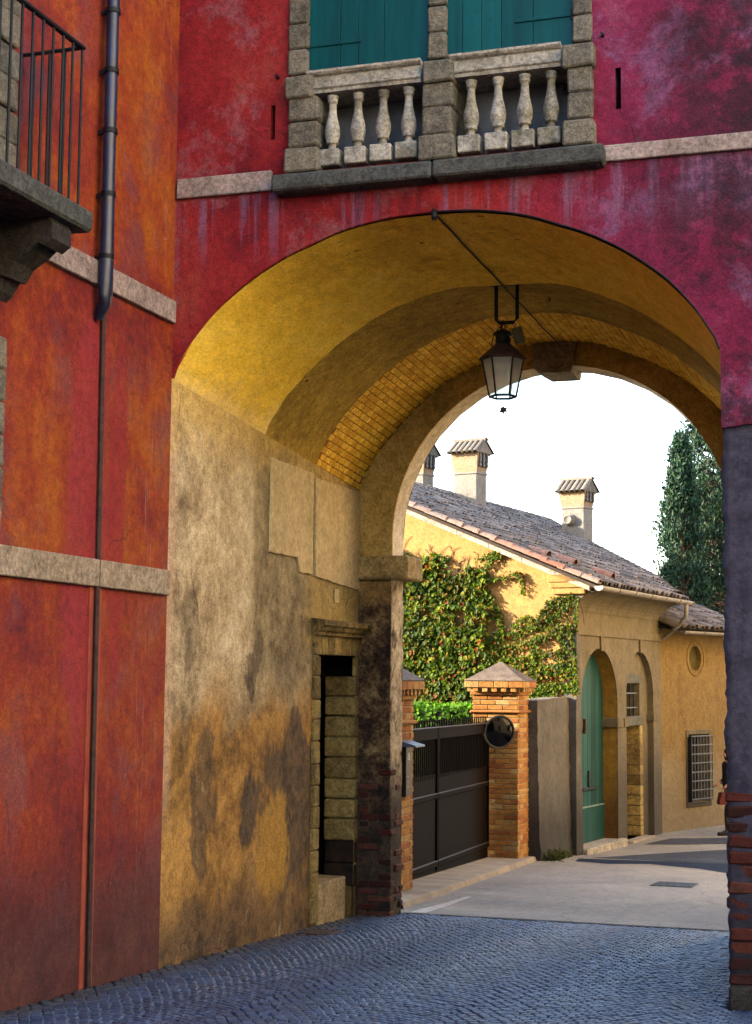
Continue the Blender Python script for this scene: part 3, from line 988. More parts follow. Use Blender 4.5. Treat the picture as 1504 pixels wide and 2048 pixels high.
# concrete apron in front of the driveway gate, with its kerb
g = MB()
K0, K1 = (-5.16, 16.75), (-5.66, 25.75)
NA = 12
for i in range(NA):
    f0, f1 = i / NA, (i + 1) / NA
    pt = lambda f, inn: (K0[0] + (K1[0] - K0[0]) * f + inn, K0[1] + (K1[1] - K0[1]) * f)
    for (ia, ib, za, zb) in ((0, -0.02, 0.06, 0.07), (-0.02, -3.4, 0.07, 0.09)):
        a, b, c, d = pt(f0, ia), pt(f1, ia), pt(f1, ib), pt(f0, ib)
        g.quad((*a, ground_z(a[1]) + za), (*b, ground_z(b[1]) + za), (*c, ground_z(c[1]) + zb), (*d, ground_z(d[1]) + zb))
    a, b = pt(f0, 0), pt(f1, 0)
    g.quad((a[0] + .03, a[1], ground_z(a[1]) - .02), (b[0] + .03, b[1], ground_z(b[1]) - .02), (*b, ground_z(b[1]) + .06), (*a, ground_z(a[1]) + .06))
a = K1
g.quad((a[0] + .03, a[1], ground_z(a[1]) - .02), (a[0] - 3, a[1], ground_z(a[1]) - .02), (a[0] - 3, a[1], ground_z(a[1]) + .09), (*a, ground_z(a[1]) + .06))
tag(g.build('driveway_apron', CONC), 'concrete apron with low kerb in front of the driveway gate', 'pavement', kind='structure')


def cover(name, x0, x1, y0, y1, dz, label, skew=0.0, slots=6, mat=None):
    t = empty(name, ((x0 + x1) / 2, (y0 + y1) / 2, ground_z((y0 + y1) / 2)), label, 'drain cover')
    fr = lambda a, b, c: Vector((a + skew * (b - y0), b, ground_z(b) + c))
    b = MB(fr)
    b.box(x0, x1, y0, y1, -.02, dz, 0.004)
    b.build('plate', mat or IRON, t)
    for k in range(slots):
        b = MB(fr)
        xx = x0 + (k + .5) * (x1 - x0) / slots
        b.box(xx - .008, xx + .008, y0 + .04, y1 - .04, dz, dz + .006, 0.002)
        b.build('rib', mat or IRON, t)
    return t


cover('drain_cover', -3.22, -2.66, 21.62, 22.4, .008, 'flat iron drain cover set in the pale road beyond the arch')
cover('drain_grate', -5.31, -5.0, 13.97, 14.4, .004, 'rusty iron grate in the setts below the passage wall', 0, 5, RUST)

# ------------------------------------------------------------------ orange building on the left
ob = empty('plaster_building', (-12, 2, 0), 'tall orange limewashed building with balcony, filling the left edge', 'building')
b = MB()
mp = lambda a, z, d: Vector((XL - d, a, z))
wall(b, mp, -16, YF, lambda a: ground_z(a) - .15, 9.6,
     [rect_hole(7.35, 8.55, 4.64, 6.95, .35), rect_hole(7.55, 8.6, 2.55, 3.78, .3)],
     brk=[-12, -8, -4, 0, 4, 9.0, 10, 10.6])
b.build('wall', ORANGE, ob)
b = MB()
b.box(-26, XL - .9, -16, YF, -.6, 9.5)
b.box(-26, XL, -16, YF, 9.5, 9.6)
b.box(-26, XL - .01, -16.2, -16, -.6, 9.6)
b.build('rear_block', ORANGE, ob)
b = MB()
b.box(-26.4, XL + .5, -16.4, YF + .0, 9.6, 9.85)
b.build('roof', TILE, ob)
for nm, z0, z1 in (('string_course', 4.437, 4.615), ('string_course', 2.282, 2.475)):
    for (ya, yb) in ((-16, -2), (-2, 4.2), (4.2, 7.2 if z0 > 4 else 11.27)):
        b = MB()
        b.box(XL - .05, XL + .042, ya, yb - .004, z0, z1, .006)
        b.build(nm, STRING if z0 > 4 else STRING_C, ob)
b = MB()
b.box(XL - .05, XL + .042, 8.99, 11.27, 4.437, 4.615, .006)
b.build('string_course', STRING, ob)
# balcony door and lower window, stone surrounds
for k in range(11):
    b = MB()
    z0 = 4.65 + k * .215
    b.box(XL - .3, XL + (.05 if k % 2 else .035), 8.55, 8.84 - (.03 if k % 2 else 0), z0 + .004, z0 + .211, .012, j=.004)
    b.build('surround_block', STONE, ob)
for k in range(6):
    b = MB()
    z0 = 2.55 + k * .21
    b.box(XL - .28, XL + .03, 8.6, 8.815, z0 + .004, z0 + .206, .012, j=.004)
    b.build('surround_block', STONE, ob)
b = MB()
b.box(XL - .36, XL - .30, 7.35, 8.55, 4.64, 6.95)
b.build('balcony_door', SHUT, ob)
b = MB()
b.box(XL - .31, XL - .26, 7.55, 8.6, 2.55, 3.78)
b.build('window_shutter', SHUT, ob)
# balcony
b = MB()
b.box(XL - .05, -4.90, 6.4, 9.0, 4.51, 4.65, .018, j=.006)
bal = b.build('balcony_slab', STONE_D, ob)
for yy in (8.58, 7.55, 6.6):
    prof = [(0, 4.51), (.44, 4.51), (.46, 4.47), (.46, 4.37), (.40, 4.33), (.36, 4.35), (.30, 4.30), (.20, 4.24), (.14, 4.15), (.10, 4.16), (.05, 4.08), (0, 4.04)]
    b = MB()
    b.prism(prof, lambda a, z, d, yy=yy: Vector((XL + a, yy + d, z)), 0, .24)
    b.build('corbel', DARKST, bal, fix=True)  # near-black colour puts the shade under the balcony into the stone
rail = MB()
rail.box(-4.985, -4.945, 6.45, 8.92, 5.715, 5.74, .005)
rail.box(XL, -4.985, 8.89, 8.92, 5.718, 5.738, .005)
rail.box(XL, -4.985, 6.45, 6.48, 5.718, 5.738, .005)
rl = rail.build('railing', IRON, ob)
tag(rl, 'thin black iron balcony railing')
bb = MB()
bb.tube([(0, 0, 4.645), (0, 0, 5.72)], .0095, 7)
bar = bb.mesh('bar', IRON)
for k in range(20):
    put_mesh('bar', bar, rl, Matrix.Translation((-4.965, 8.905 - k * .124, 0)))
for k in range(3):
    put_mesh('bar', bar, rl, Matrix.Translation((-5.09 - k * .115, 8.905, 0)))
# rain pipe: stout upper part, shoe, thin lower pipe in its painted band
PX, PY = -5.325, 9.985
b = MB()
b.tube([(PX, PY, 9.6), (PX, PY, 7), (PX, PY, 5.1)], .046, 14)
b.tube([(PX, PY, 5.12), (PX, PY, 4.6)], .050, 14)
b.tube([(PX, PY, 4.62), (PX, PY, 4.36), (PX - .01, PY, 4.3), (PX - .05, PY + .02, 4.24), (PX - .07, PY + .03, 4.2)], [.053, .053, .05, .042, .034], 14)
dp = b.build('rain_pipe', COPPER, ob)
tag(dp, 'dark blue rain pipe on the orange wall')
for z0 in (6.45, 6.0, 5.55, 5.08, 4.62):
    b = MB()
    b.tube([(PX, PY, z0), (PX, PY, z0 + .035)], .056, 14)
    b.box(PX - .09, PX - .04, PY - .012, PY + .012, z0, z0 + .03)
    b.box(PX - .012, PX + .012, PY + .05, PY + .075, z0, z0 + .03)
    b.build('clamp', IRON, dp)
b = MB()
b.tube([(XL + .022, 10.10, 4.25), (XL + .026, 10.11, 3), (XL + .022, 10.125, 1), (XL + .024, 10.14, -.52)], .019, 10)
b.build('lower_pipe', RUST, ob)
for (ya, yb) in ((10.035, 10.085), (10.16, 10.21)):
    b = MB()
    b.box(XL, XL + .012, ya, yb, -.5, 2.275, .003)
    b.build('painted_fillet', mat_fillet if 'mat_fillet' in globals() else globals().setdefault('mat_fillet', simple('pinkish_fillet', (0.50, 0.11, 0.06), (0.38, 0.07, 0.05), 6, 0.9, 0.4)), ob)

# ------------------------------------------------------------------ gatehouse
gh = empty('gatehouse', (-3.285, 13.8, -.6), 'crimson gatehouse pierced by a wide ochre vaulted archway', 'gatehouse')
XC = -3.285
HW = 2.135
DT = [0, .3, .525, .765, .965, 1.175, 1.385, 1.525, 1.665, 1.775, 1.885, 1.985, 2.065, 2.105, 2.135]
FT = [5.18, 5.17, 5.14, 5.085, 5.01, 4.93, 4.82, 4.73, 4.625, 4.53, 4.41, 4.28, 4.15, 4.085, 4.0]
BT = [5.13, 5.11, 5.06, 4.96, 4.87, 4.76, 4.61, 4.48, 4.34, 4.22, 4.09, 3.96, 3.83, 3.75, 3.64]


def interp(x, xs, zs):
    if x >= xs[-1]:
        return zs[-1]
    for k in range(len(xs) - 1):
        if x <= xs[k + 1]:
            t = (x - xs[k]) / (xs[k + 1] - xs[k])
            d0 = (zs[k + 1] - zs[k - 1]) / (xs[k + 1] - xs[k - 1]) if k > 0 else 0.0
            d1 = (zs[k + 2] - zs[k]) / (xs[k + 2] - xs[k]) if k + 2 < len(xs) else (zs[k + 1] - zs[k]) / (xs[k + 1] - xs[k])
            h = xs[k + 1] - xs[k]
            return ((2 * t ** 3 - 3 * t * t + 1) * zs[k] + (t ** 3 - 2 * t * t + t) * h * d0
                    + (-2 * t ** 3 + 3 * t * t) * zs[k + 1] + (t ** 3 - t * t) * h * d1)
    return zs[-1]


def vz(X, Y):
    d = abs(X - XC)
    f = (Y - YF) / 4.65
    return interp(d, DT, FT) * (1 - f) + interp(d, DT, BT) * f


def spring(Y):
    return 4.0 + (3.64 - 4.0) * (Y - YF) / 4.65


NT = 72
VX = [XC - HW * math.cos(math.pi * k / NT) for k in range(NT + 1)]

# front wall, painted
mpF = lambda a, z, d: Vector((a, YF + d, z))
RJ = -1.147
b = MB()
wall(b, mpF, XL, RJ, lambda a: vz(a, YF), 9.0,
     [rect_hole(-4.31, -2.19, 5.585, 8.2, .34), rect_hole(-4.615, -4.572, 5.87, 6.15, .25), rect_hole(-1.882, -1.838, 5.83, 6.145, .25)], brk=VX)
wall(b, mpF, RJ, 8.0, lambda a: 3.45 + .05 * mnoise.noise(Vector((a * 3, 1, 2))) + .02 * mnoise.noise(Vector((a * 13, 1, 2))), 9.0, [], brk=[RJ + .03 * k for k in range(1, 120)])
# plaster thickness at the lower edge of the paint and round the arch
for p, q in zip([RJ + .03 * k for k in range(120)], [RJ + .03 * k for k in range(1, 121)]):
    e = lambda a: 3.45 + .05 * mnoise.noise(Vector((a * 3, 1, 2))) + .02 * mnoise.noise(Vector((a * 13, 1, 2)))
    b.quad(mpF(p, e(p), 0), mpF(q, e(q), 0), mpF(q, e(q), .06), mpF(p, e(p), .06))
b.quad(mpF(RJ, 3.45, 0), mpF(RJ, 4.0, 0), mpF(RJ, 4.0, .06), mpF(RJ, 3.45, .06))
b.build('facade_wall', RED, gh)
for (xa, xb, za, zb) in ((-4.615, -4.572, 5.87, 6.15), (-1.882, -1.838, 5.83, 6.145)):
    b = MB()
    b.quad((xa, YF + .25, za), (xb, YF + .25, za), (xb, YF + .25, zb), (xa, YF + .25, zb))
    b.build('slit', DARK, gh)
# rounded painted lip along the arch edge
b = MB()
b.tube([(x, YF + .012, vz(x, YF) + .004) for x in VX], .016, 6, False)
b.build('arch_lip', RED, gh)
# upper shell; left wing lengthened out of view to shade the road and pillar
b = MB()
b.box(-46, 8.2, 11.0, 16.8, 9.0, 9.22)
b.build('roof', TILE, gh)
b = MB()
b.quad((8, YF, -1), (8, 16.35, -1), (8, 16.35, 9), (8, YF, 9))
b.quad((-46, YF, -1), (-46, 16.35, -1), (-46, 16.35, 9), (-46, YF, 9))
mpB = lambda a, z, d: Vector((a, 16.35 - d, z))
wall(b, mpB, -46, 8, -1.2, 9.0, [arch_hole(-5.05, -1.52, -1.0, 3.12, 0.0)])
b.quad((-46, YF, -1), (-6.6, YF, -1), (-6.6, YF, 9), (-46, YF, 9))
b.build('rear_wall', HOUSEF, gh)

# passage walls
b = MB()
mpL = lambda a, z, d: Vector((XL - d, a, z))
wall(b, mpL, YF, 15.95, lambda a: ground_z(a) - .1, spring, [rect_hole(14.75, 15.86, -.9, 1.88, .0)], brk=[YF + .25 * k for k in range(1, 19)])
b.build('passage_wall', PASS, gh)
# right pier: rough bare masonry with a ragged arris
NZ, NXp = 110, 10


def rough(p, s=1.0):
    return mnoise.noise(Vector(p) * 5.0) * .016 * s + mnoise.noise(Vector(p) * 17.0) * .011 * s + mnoise.noise(Vector(p) * 41.0) * .006 * s


def pier_pt(i, j):
    z = -.75 + (3.5 + .75) * j / NZ
    if i <= NXp:                                     # front, right to left
        x = RJ + (1.6 * (1 - i / NXp)) ** 1.6
        e = (i / NXp) ** 6
        return Vector((x + rough((0, 3, z), 1.5) * e, YF + .03 + rough((x, 0, z)), z))
    t = (i - NXp) / 8
    y = YF + .03 + (15.95 - YF - .03) * t ** 2
    e = max(0, 1 - t * 3)
    return Vector((RJ + rough((0, 3, z), 1.5) * e + rough((1, y, z), .7) * (1 - e), y, z))


b = MB()
b.grid(lambda s, t: pier_pt(round(s * (NXp + 8)), round(t * NZ)), NXp + 8, NZ, True)
b.quad((.9, YF + .03, -.75), (8, YF + .03, -.75), (8, YF + .03, 3.5), (.9, YF + .03, 3.5))
b.build('bare_pier', BARE, gh)
b = MB()
b.quad((RJ, YF + .06, 3.5), (RJ, 15.95, 3.5), (RJ, 15.95, 3.64), (RJ, YF + .06, 4.0))
b.build('passage_wall_head', PASS, gh)
for k in range(13):
    z0 = .90 - k * .102
    x = RJ - .004 + random.uniform(-.006, .008)
    while x < -.35:
        w = random.uniform(.2, .27)
        b = MB()
        b.box(x, x + w, YF + random.uniform(.016, .030), YF + .2, z0 - .084 + random.uniform(-.006, .006), z0 + random.uniform(-.004, .006), .014, j=.008)
        b.build('brick', OBRICK, gh)
        x += w + random.uniform(.012, .025)
b = MB()
b.box(RJ - .01, RJ + .6, YF - .03, YF + .3, -.66, -.40, .02, j=.01)
b.build('base_block', DARKST, gh)


# vault in three coats: ochre plaster, bare render, exposed brick
def vpt(X, Y, off):
    off *= 1 - (abs(X - XC) / HW) ** 8
    k = 1 - off / 2.2
    return Vector((XC + (X - XC) * k, Y, vz(X, Y) - off * (1 - .6 * abs(X - XC) / HW)))


def y_olive(X):
    return 13.3 + .16 * math.exp(-((X - XC) / .5) ** 2) + .09 * mnoise.noise(Vector((X * 1.8, 3, 1))) + .03 * mnoise.noise(Vector((X * 7, 5, 1))) + .015 * mnoise.noise(Vector((X * 25, 5, 1)))


def y_brick(X):
    return 14.6 + .04 * mnoise.noise(Vector((X * 2.5, 7, 1))) + .02 * mnoise.noise(Vector((X * 9, 9, 1))) + .012 * mnoise.noise(Vector((X * 30, 9, 1)))


def vault(name, ya, yb, off, mat, rim):
    b = MB()
    NY = 10
    NV = 240
    xs = [XC - HW * math.cos(math.pi * k / NV) for k in range(NV + 1)]
    b.grid(lambda s, t: vpt(xs[round(s * NV)], ya(xs[round(s * NV)]) * (1 - t) + yb(xs[round(s * NV)]) * t, off), NV, NY, True)
    if rim:
        for p, q in zip(xs, xs[1:]):
            b.quad(vpt(p, yb(p), off), vpt(q, yb(q), off), vpt(q, yb(q), rim), vpt(p, yb(p), rim))
    return b.build(name, mat, gh)


vault('vault_plaster', lambda x: YF, y_olive, .030, VAULT, .014)
vault('vault_render', lambda x: y_olive(x) - .02, y_brick, .018, OLIVE, -.01)
vb = vault('vault_brickwork', lambda x: y_brick(x) - .02, lambda x: 15.97, -.008, VMORT, None)
# bricks of the exposed band
arc = [(XC - HW * math.cos(math.pi * k / 400)) for k in range(401)]
pts = [(x, vz(x, 15.3)) for x in arc]
cum = [0]
for (p, q) in zip(pts, pts[1:]):
    cum.append(cum[-1] + math.hypot(q[0] - p[0], q[1] - p[1]))
CB = .070
vbr = []
nb_ = int(cum[-1] / CB)
for k in range(nb_):
    s0 = (k + .5) * cum[-1] / nb_
    i = next(j for j in range(len(cum)) if cum[j] >= s0)
    x = arc[i - 1] + (arc[i] - arc[i - 1]) * (s0 - cum[i - 1]) / (cum[i] - cum[i - 1])
    y = 14.60 + (-.07 if k % 2 else 0)
    while y < 15.92:
        ya, yb = max(y, y_brick(x) + .01), min(y + .13, 15.945)
        y += .138
        if yb - ya < .05:
            continue
        vbr.append((k, x, ya, yb))
vb_single = set()
order = sorted(range(len(vbr)), key=lambda i: vbr[i][1])
vb_single = set(order[:300])
restb = MB()
for i, (k, x, ya, yb) in enumerate(vbr):
    yc = (ya + yb) / 2
    e = .01
    p = Vector((x, yc, vz(x, yc)))
    tx = (Vector((x + e, yc, vz(x + e, yc))) - Vector((x - e, yc, vz(x - e, yc)))).normalized()
    ty = (Vector((x, yc + .1, vz(x, yc + .1))) - Vector((x, yc - .1, vz(x, yc - .1)))).normalized()
    nz = tx.cross(ty).normalized()
    L = yb - ya
    if i in vb_single:
        me = brick_mesh('brick', CB - .008, .13, .03, .005, VBRICK)
        Mx = Matrix((tx, ty, nz)).transposed().to_4x4()
        put_mesh('brick', me, vb, Matrix.Translation(p + nz * random.uniform(.008, .013)) @ Mx @ Matrix.Diagonal((1, L / .13, 1, 1)))
    else:
        fr = Fr(p + nz * random.uniform(.008, .013), tx, ty, nz)
        restb.box(-(CB - .008) / 2, (CB - .008) / 2, -L / 2, L / 2, -.015, .015, .006, fr)
tag(restb.build('bricks', VBRICK, vb), kind='stuff')

# inner arch: piers, spandrel, imposts, keystone
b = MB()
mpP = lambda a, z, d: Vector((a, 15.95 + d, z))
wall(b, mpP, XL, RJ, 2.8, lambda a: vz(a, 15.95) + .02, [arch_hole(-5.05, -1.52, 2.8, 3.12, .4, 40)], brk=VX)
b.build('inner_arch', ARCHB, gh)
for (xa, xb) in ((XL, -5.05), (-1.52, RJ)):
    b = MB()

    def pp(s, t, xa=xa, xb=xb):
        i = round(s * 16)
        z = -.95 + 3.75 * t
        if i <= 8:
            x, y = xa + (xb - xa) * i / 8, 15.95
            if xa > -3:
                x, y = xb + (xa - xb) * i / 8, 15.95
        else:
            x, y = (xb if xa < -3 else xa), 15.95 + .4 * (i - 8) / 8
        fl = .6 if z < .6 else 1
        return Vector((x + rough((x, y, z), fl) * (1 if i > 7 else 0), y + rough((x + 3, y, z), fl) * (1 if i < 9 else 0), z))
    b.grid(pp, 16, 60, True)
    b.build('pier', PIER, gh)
    s = 1 if xa < -3 else -1
    e = -5.05 if s > 0 else -1.52
    b = MB()
    xs_ = sorted((XL + .0 if s > 0 else RJ, e + s * (.20 if s > 0 else .03)))
    b.box(xs_[0], xs_[1], 15.86, 16.42, 2.69, 2.935, .02, j=.004)
    b.build('impost', mat_stone('impost_stone', (0.40, 0.29, 0.12), (0.22, 0.15, 0.06), (0.08, 0.05, 0.03), 5, .3) if s > 0 else ARCHB, gh)
# bricks showing through at the foot of the left pier
for k in range(20):
    z0 = -.80 + k * .076
    x = XL + .02 + (.0 if k % 2 else .11)
    if k % 2:
        segs = [(XL + .03, XL + .235), (XL + .25, -5.035)]
    else:
        segs = [(XL + .03, XL + .13), (XL + .145, -5.035)]
    for (xa, xb) in segs:
        if random.random() < (.3 if 8 < k < 15 else .62):
            continue
        b = MB()
        b.box(xa, xb, 15.94 - random.uniform(0, .008), 16.1, z0, z0 + .06, .010, j=.006)
        b.build('brick', OBRICK, gh)
    for (ya, yb) in ((16.12, 16.23), (16.245, 16.345)) if k % 2 else ((16.10, 16.34),):
        if random.random() < (.35 if k < 12 else .7):
            continue
        b = MB()
        b.box(-5.2, -5.03 + random.uniform(-.004, .01), ya, yb, z0, z0 + .06, .010, j=.006)
        b.build('brick', OBRICK, gh)
b = MB()
b.prism([(-3.52, 5.14), (-3.06, 5.14), (-3.12, 4.80), (-3.42, 4.80), (-3.52, 4.86)], mpP, -.06, .46)
b.build('keystone', mat_stone('keystone', (0.34, 0.31, 0.27), (0.18, 0.15, 0.12), (0.05, 0.04, 0.035), 6, .5), gh, fix=True)
# later cement patches on the passage wall, a finger thick
for poly in ([(13.405, 3.655), (14.5, 3.645), (14.5, 2.655), (14.17, 2.65), (14.09, 2.79), (13.40, 2.785)],
             [(14.56, 3.61), (15.93, 3.62), (15.93, 2.57), (14.6, 2.645)]):
    b = MB()
    rag = []
    for (p, q) in zip(poly, poly[1:] + poly[:1]):
        n = max(1, int(math.hypot(q[0] - p[0], q[1] - p[1]) / .08))
        for k in range(n):
            t = k / n
            rag.append((p[0] + (q[0] - p[0]) * t + random.uniform(-.007, .007), p[1] + (q[1] - p[1]) * t + random.uniform(-.007, .007)))
    b.prism(rag, lambda a, z, d: Vector((XL + d, a, z)), .022, -.01)
    b.build('cement_patch', PATCH, gh)
# small cover plate on the patched wall
b = MB()
b.box(XL + .0, XL + .016, 15.17, 15.3, 2.41, 2.55, .005)
b.build('cover_plate', PATCH, gh)

# walled doorway in the passage
dz = [1.87, 1.67, 1.44, 1.25, 1.04, .82, .61, .41, .20, -.01, -.22, -.45, -.70]
for z1, z0 in zip(dz, dz[1:]):
    b = MB()
    b.box(-5.84, XL + .03, 14.57, 14.752, z0 + .004, z1 - .004, .012, j=.004)
    b.build('jamb_block', DOORST, gh)
rz = [1.67, 1.46, 1.26, 1.04, .83, .61, .40, .20, -.03, -.26, -.50]
for i, (z1, z0) in enumerate(zip(rz, rz[1:])):
    b = MB()
    dy = .03 if i > 7 else random.uniform(-.008, .004)
    b.box(-5.745, XL + .012, 15.845 + dy, 16.2, z0 + .005, z1 - .005, .014, j=.005)
    b.build('jamb_block', DOORST if i < 8 else SOOT, gh)
b = MB()
b.box(XL - .03, XL + .012, 15.85, 15.94, 1.675, 1.87, .01)
b.build('jamb_block', DOORST, gh)
b = MB()
b.box(-5.86, XL - .05, 16.3, 16.34, 1.67, 1.9)
b.box(-5.92, -5.86, 14.7, 16.34, -.9, 2.0)
b.build('dark_door_recess', DARK, gh)  # near-black backing stands in for the shade deep in the recess
b = MB()
b.box(-5.85, XL + .025, 14.76, 15.56, -.85, -.345, .012, j=.004)
b.build('doorstep', mat_stone('pale_step', (0.46, 0.36, 0.22), (0.30, 0.22, 0.12), (0.12, 0.09, 0.06), 5, .25), gh)
b = MB()
b.box(-5.85, XL + .0, 15.57, 15.85, -.85, -.48, .012, j=.004)
b.build('doorstep', DOORST, gh)
ed = [14.56, 14.76, 14.95, 15.13, 15.32, 15.5, 15.68, 15.94]
for i, (ya, yb) in enumerate(zip(ed, ed[1:])):
    c = 15.25
    f = lambda y, k: c + (y - c) * k
    b = MB()
    b.prism([(f(ya, .97) + .004, 1.885), (f(yb, .97) - .004, 1.885), (f(yb, 1.03) - .004, 2.065), (f(ya, 1.03) + .004, 2.065)],
            lambda a, z, d: Vector((XL + d, a, z)), .03 + random.uniform(-.006, .006), -.4)
    b.build('lintel_block', DOORST, gh, fix=True)
b = MB()
b.prism([(0, 2.07), (.07, 2.07), (.075, 2.10), (.10, 2.115), (.12, 2.15), (.15, 2.165), (.155, 2.205), (.13, 2.22), (0, 2.235)],
        lambda a, z, d: Vector((XL + a, d, z)), 14.53, 15.94)
b.build('cornice', DOORST, gh, fix=True)

# cable along the crown and conduit following the arch edge
b = MB()
b.tube([(-3.245 + .003 * math.sin(k * .9), YF + .02 + k * .2, vz(-3.245, YF + k * .2) - .038 - .004 * (k % 3 == 1)) for k in range(24)], .0075, 6)
cb = b.build('cable', RUST, gh)
b = MB()
b.lathe([(.001, -.03), (.02, -.03), (.024, 0), (.02, .05), (.001, .05)], -3.26, YF - .01, 10, lambda x, y, z: Vector((x, y, z + 5.14)))
b.build('junction', IRON, cb)
b = MB()
b.tube([(x, YF - .006, vz(x, YF) - .008) for x in VX if x > -3.3], .007, 6)
b.build('conduit', IRON, gh)

# string course of the facade
pj = lambda x, z, y: (x * y / YF, EYE + (z - EYE) * y / YF)


def fbox(name, x0, x1, z0, z1, pr, mat, back=None, ch=.012, j=.004, parent=gh):
    y = YF - pr
    xa, za = pj(x0, z0, y)
    xb, zb = pj(x1, z1, y)
    b = MB()
    b.box(xa, xb, y, back if back else YF + .25, za, zb, ch, j=j)
    return b.build(name, mat, parent)


fbox('string_course', -5.415, -4.60, 5.465, 5.625, .035, STRING, YF + .03, .006, .002)
for (xa, xb) in ((-1.975, -.1), (-.095, 2.5), (2.505, 7.9)):
    fbox('string_course', xa, xb, 5.445, 5.567, .035, STRING, YF + .03, .006, .002)
for (xa, xb) in ((-4.60, -3.295), (-3.288, -1.98)):
    fbox('window_sill', xa, xb, 5.455, 5.585, .17, STONE_D, YF + .3, .016, .005)
    fbox('sill_moulding', xa + .03, xb - .03, 5.43, 5.458, .12, STONE_D, YF + .02, .008, .002)
win = tag(fbox('window_back', -4.3, -2.2, 5.59, 6.37, -.33, GREYW, YF + .36, .002, 0), None)
# stone posts of the window
posts = [((-4.50, -4.21), (-4.465, -4.215), (-4.465, -4.215), (-4.50, -4.275), (-4.47, -4.31)),
         ((-3.40, -3.115), (-3.365, -3.13), (-3.365, -3.13), (-3.365, -3.13), (-3.32, -3.18)),
         ((-2.28, -2.04), (-2.24, -2.055), (-2.24, -2.055), (-2.28, -2.04), (-2.20, -2.055))]
pz = [5.592, 5.79, 6.00, 6.195, 6.375]
for P in posts:
    for i in range(4):
        fbox('post_block', P[i][0], P[i][1], pz[i] + .003, pz[i + 1] - .003, (.12, .075, .08, .11)[i], STONE, YF + .33, .014, .005)
    z0 = 6.38
    while z0 < 8.15:
        fbox('post_block', P[4][0], P[4][1], z0 + .003, z0 + .205, .045 + random.uniform(-.004, .004), STONE, YF + .3, .012, .005)
        z0 += .211
fbox('window_lintel', -4.5, -2.02, 8.2, 8.42, .08, STONE, YF + .3)
# handrails
for (xa, xb) in ((-4.285, -3.36), (-3.135, -2.275)):
    y = YF
    prof = [(.30, 6.19), (-.045, 6.19), (-.05, 6.215), (-.065, 6.225), (-.065, 6.245), (-.035, 6.255), (-.035, 6.325), (-.06, 6.335), (-.075, 6.35), (-.075, 6.368), (.30, 6.368)]
    b = MB()
    b.prism(prof, lambda a, z, d: Vector((d, YF + a, z)), xa, xb)
    b.build('handrail', BALUST, gh, fix=True)
# balusters
bp = [(r_ * .88, z_) for r_, z_ in [(.036, .0), (.046, .004), (.046, .016), (.036, .026), (.034, .05), (.036, .06), (.055, .064), (.055, .076), (.05, .084), (.064, .12), (.070, .155), (.066, .195),
      (.052, .245), (.040, .295), (.034, .345), (.033, .38), (.036, .392), (.046, .396), (.046, .412), (.042, .42), (.05, .432), (.052, .45), (.001, .452)]]
bm_ = MB()
bm_.lathe(bp, 0, 0, 18)
balm = bm_.mesh('baluster', BALUST)
pm = MB()
pm.box(-.088, .088, -.088, .088, 0, .128, .008, j=.003)
plm = pm.mesh('plinth', BALUST)
for x in (-4.09, -3.88, -3.675, -3.47, -2.975, -2.765, -2.56, -2.36):
    y = YF + .02
    xx, zz = pj(x, 5.592, y)
    o = put_mesh('baluster', balm, gh, Matrix.Translation((xx, y, zz + .125)) @ Matrix.Rotation(random.uniform(0, 6), 4, 'Z'))
    put_mesh('plinth', plm, o, Matrix.Translation((xx, y, zz)) @ Matrix.Rotation(random.uniform(-.04, .04), 4, 'Z'))
# shutters
for (xa, xb, cuts, hx, hz) in ((-4.31, -3.32, [-4.31, -4.04, -3.89, -3.68, -3.32], (-4.31, -3.86), 6.60),
                               (-3.18, -2.195, [-3.18, -3.05, -2.90, -2.745, -2.5, -2.195], (-2.64, -2.195), 6.60)):
    b = MB()
    b.box(xa, xb, YF + .03, YF + .05, 6.36, 8.2)
    sh = b.build('shutter', SHUT, gh)
    tag(sh, 'closed teal plank shutter')
    for p, q in zip(cuts, cuts[1:]):
        b = MB()
        b.box(p + .002, q - .002, YF + .012, YF + .035, 6.362, 8.2, .003)
        b.build('plank', SHUT, sh)
    b = MB()
    b.box(hx[0], hx[1], YF + .0, YF + .013, hz - .014, hz + .014, .003)
    b.build('strap_hinge', SHUT, sh)
    b = MB()
    hxx = xa if hx[0] == xa else xb
    b.tube([(hxx, YF + .0, hz - .04), (hxx, YF + .0, hz + .04)], .016, 8)
    b.build('hinge_pin', IRON, sh)
for (x, z) in ((-4.55, 6.37), (-1.97, 6.4)):
    b = MB()
    b.tube([(x, YF + .02, z), (x, YF - .05, z)], .012, 8)
    b.build('shutter_stop', IRON, gh)

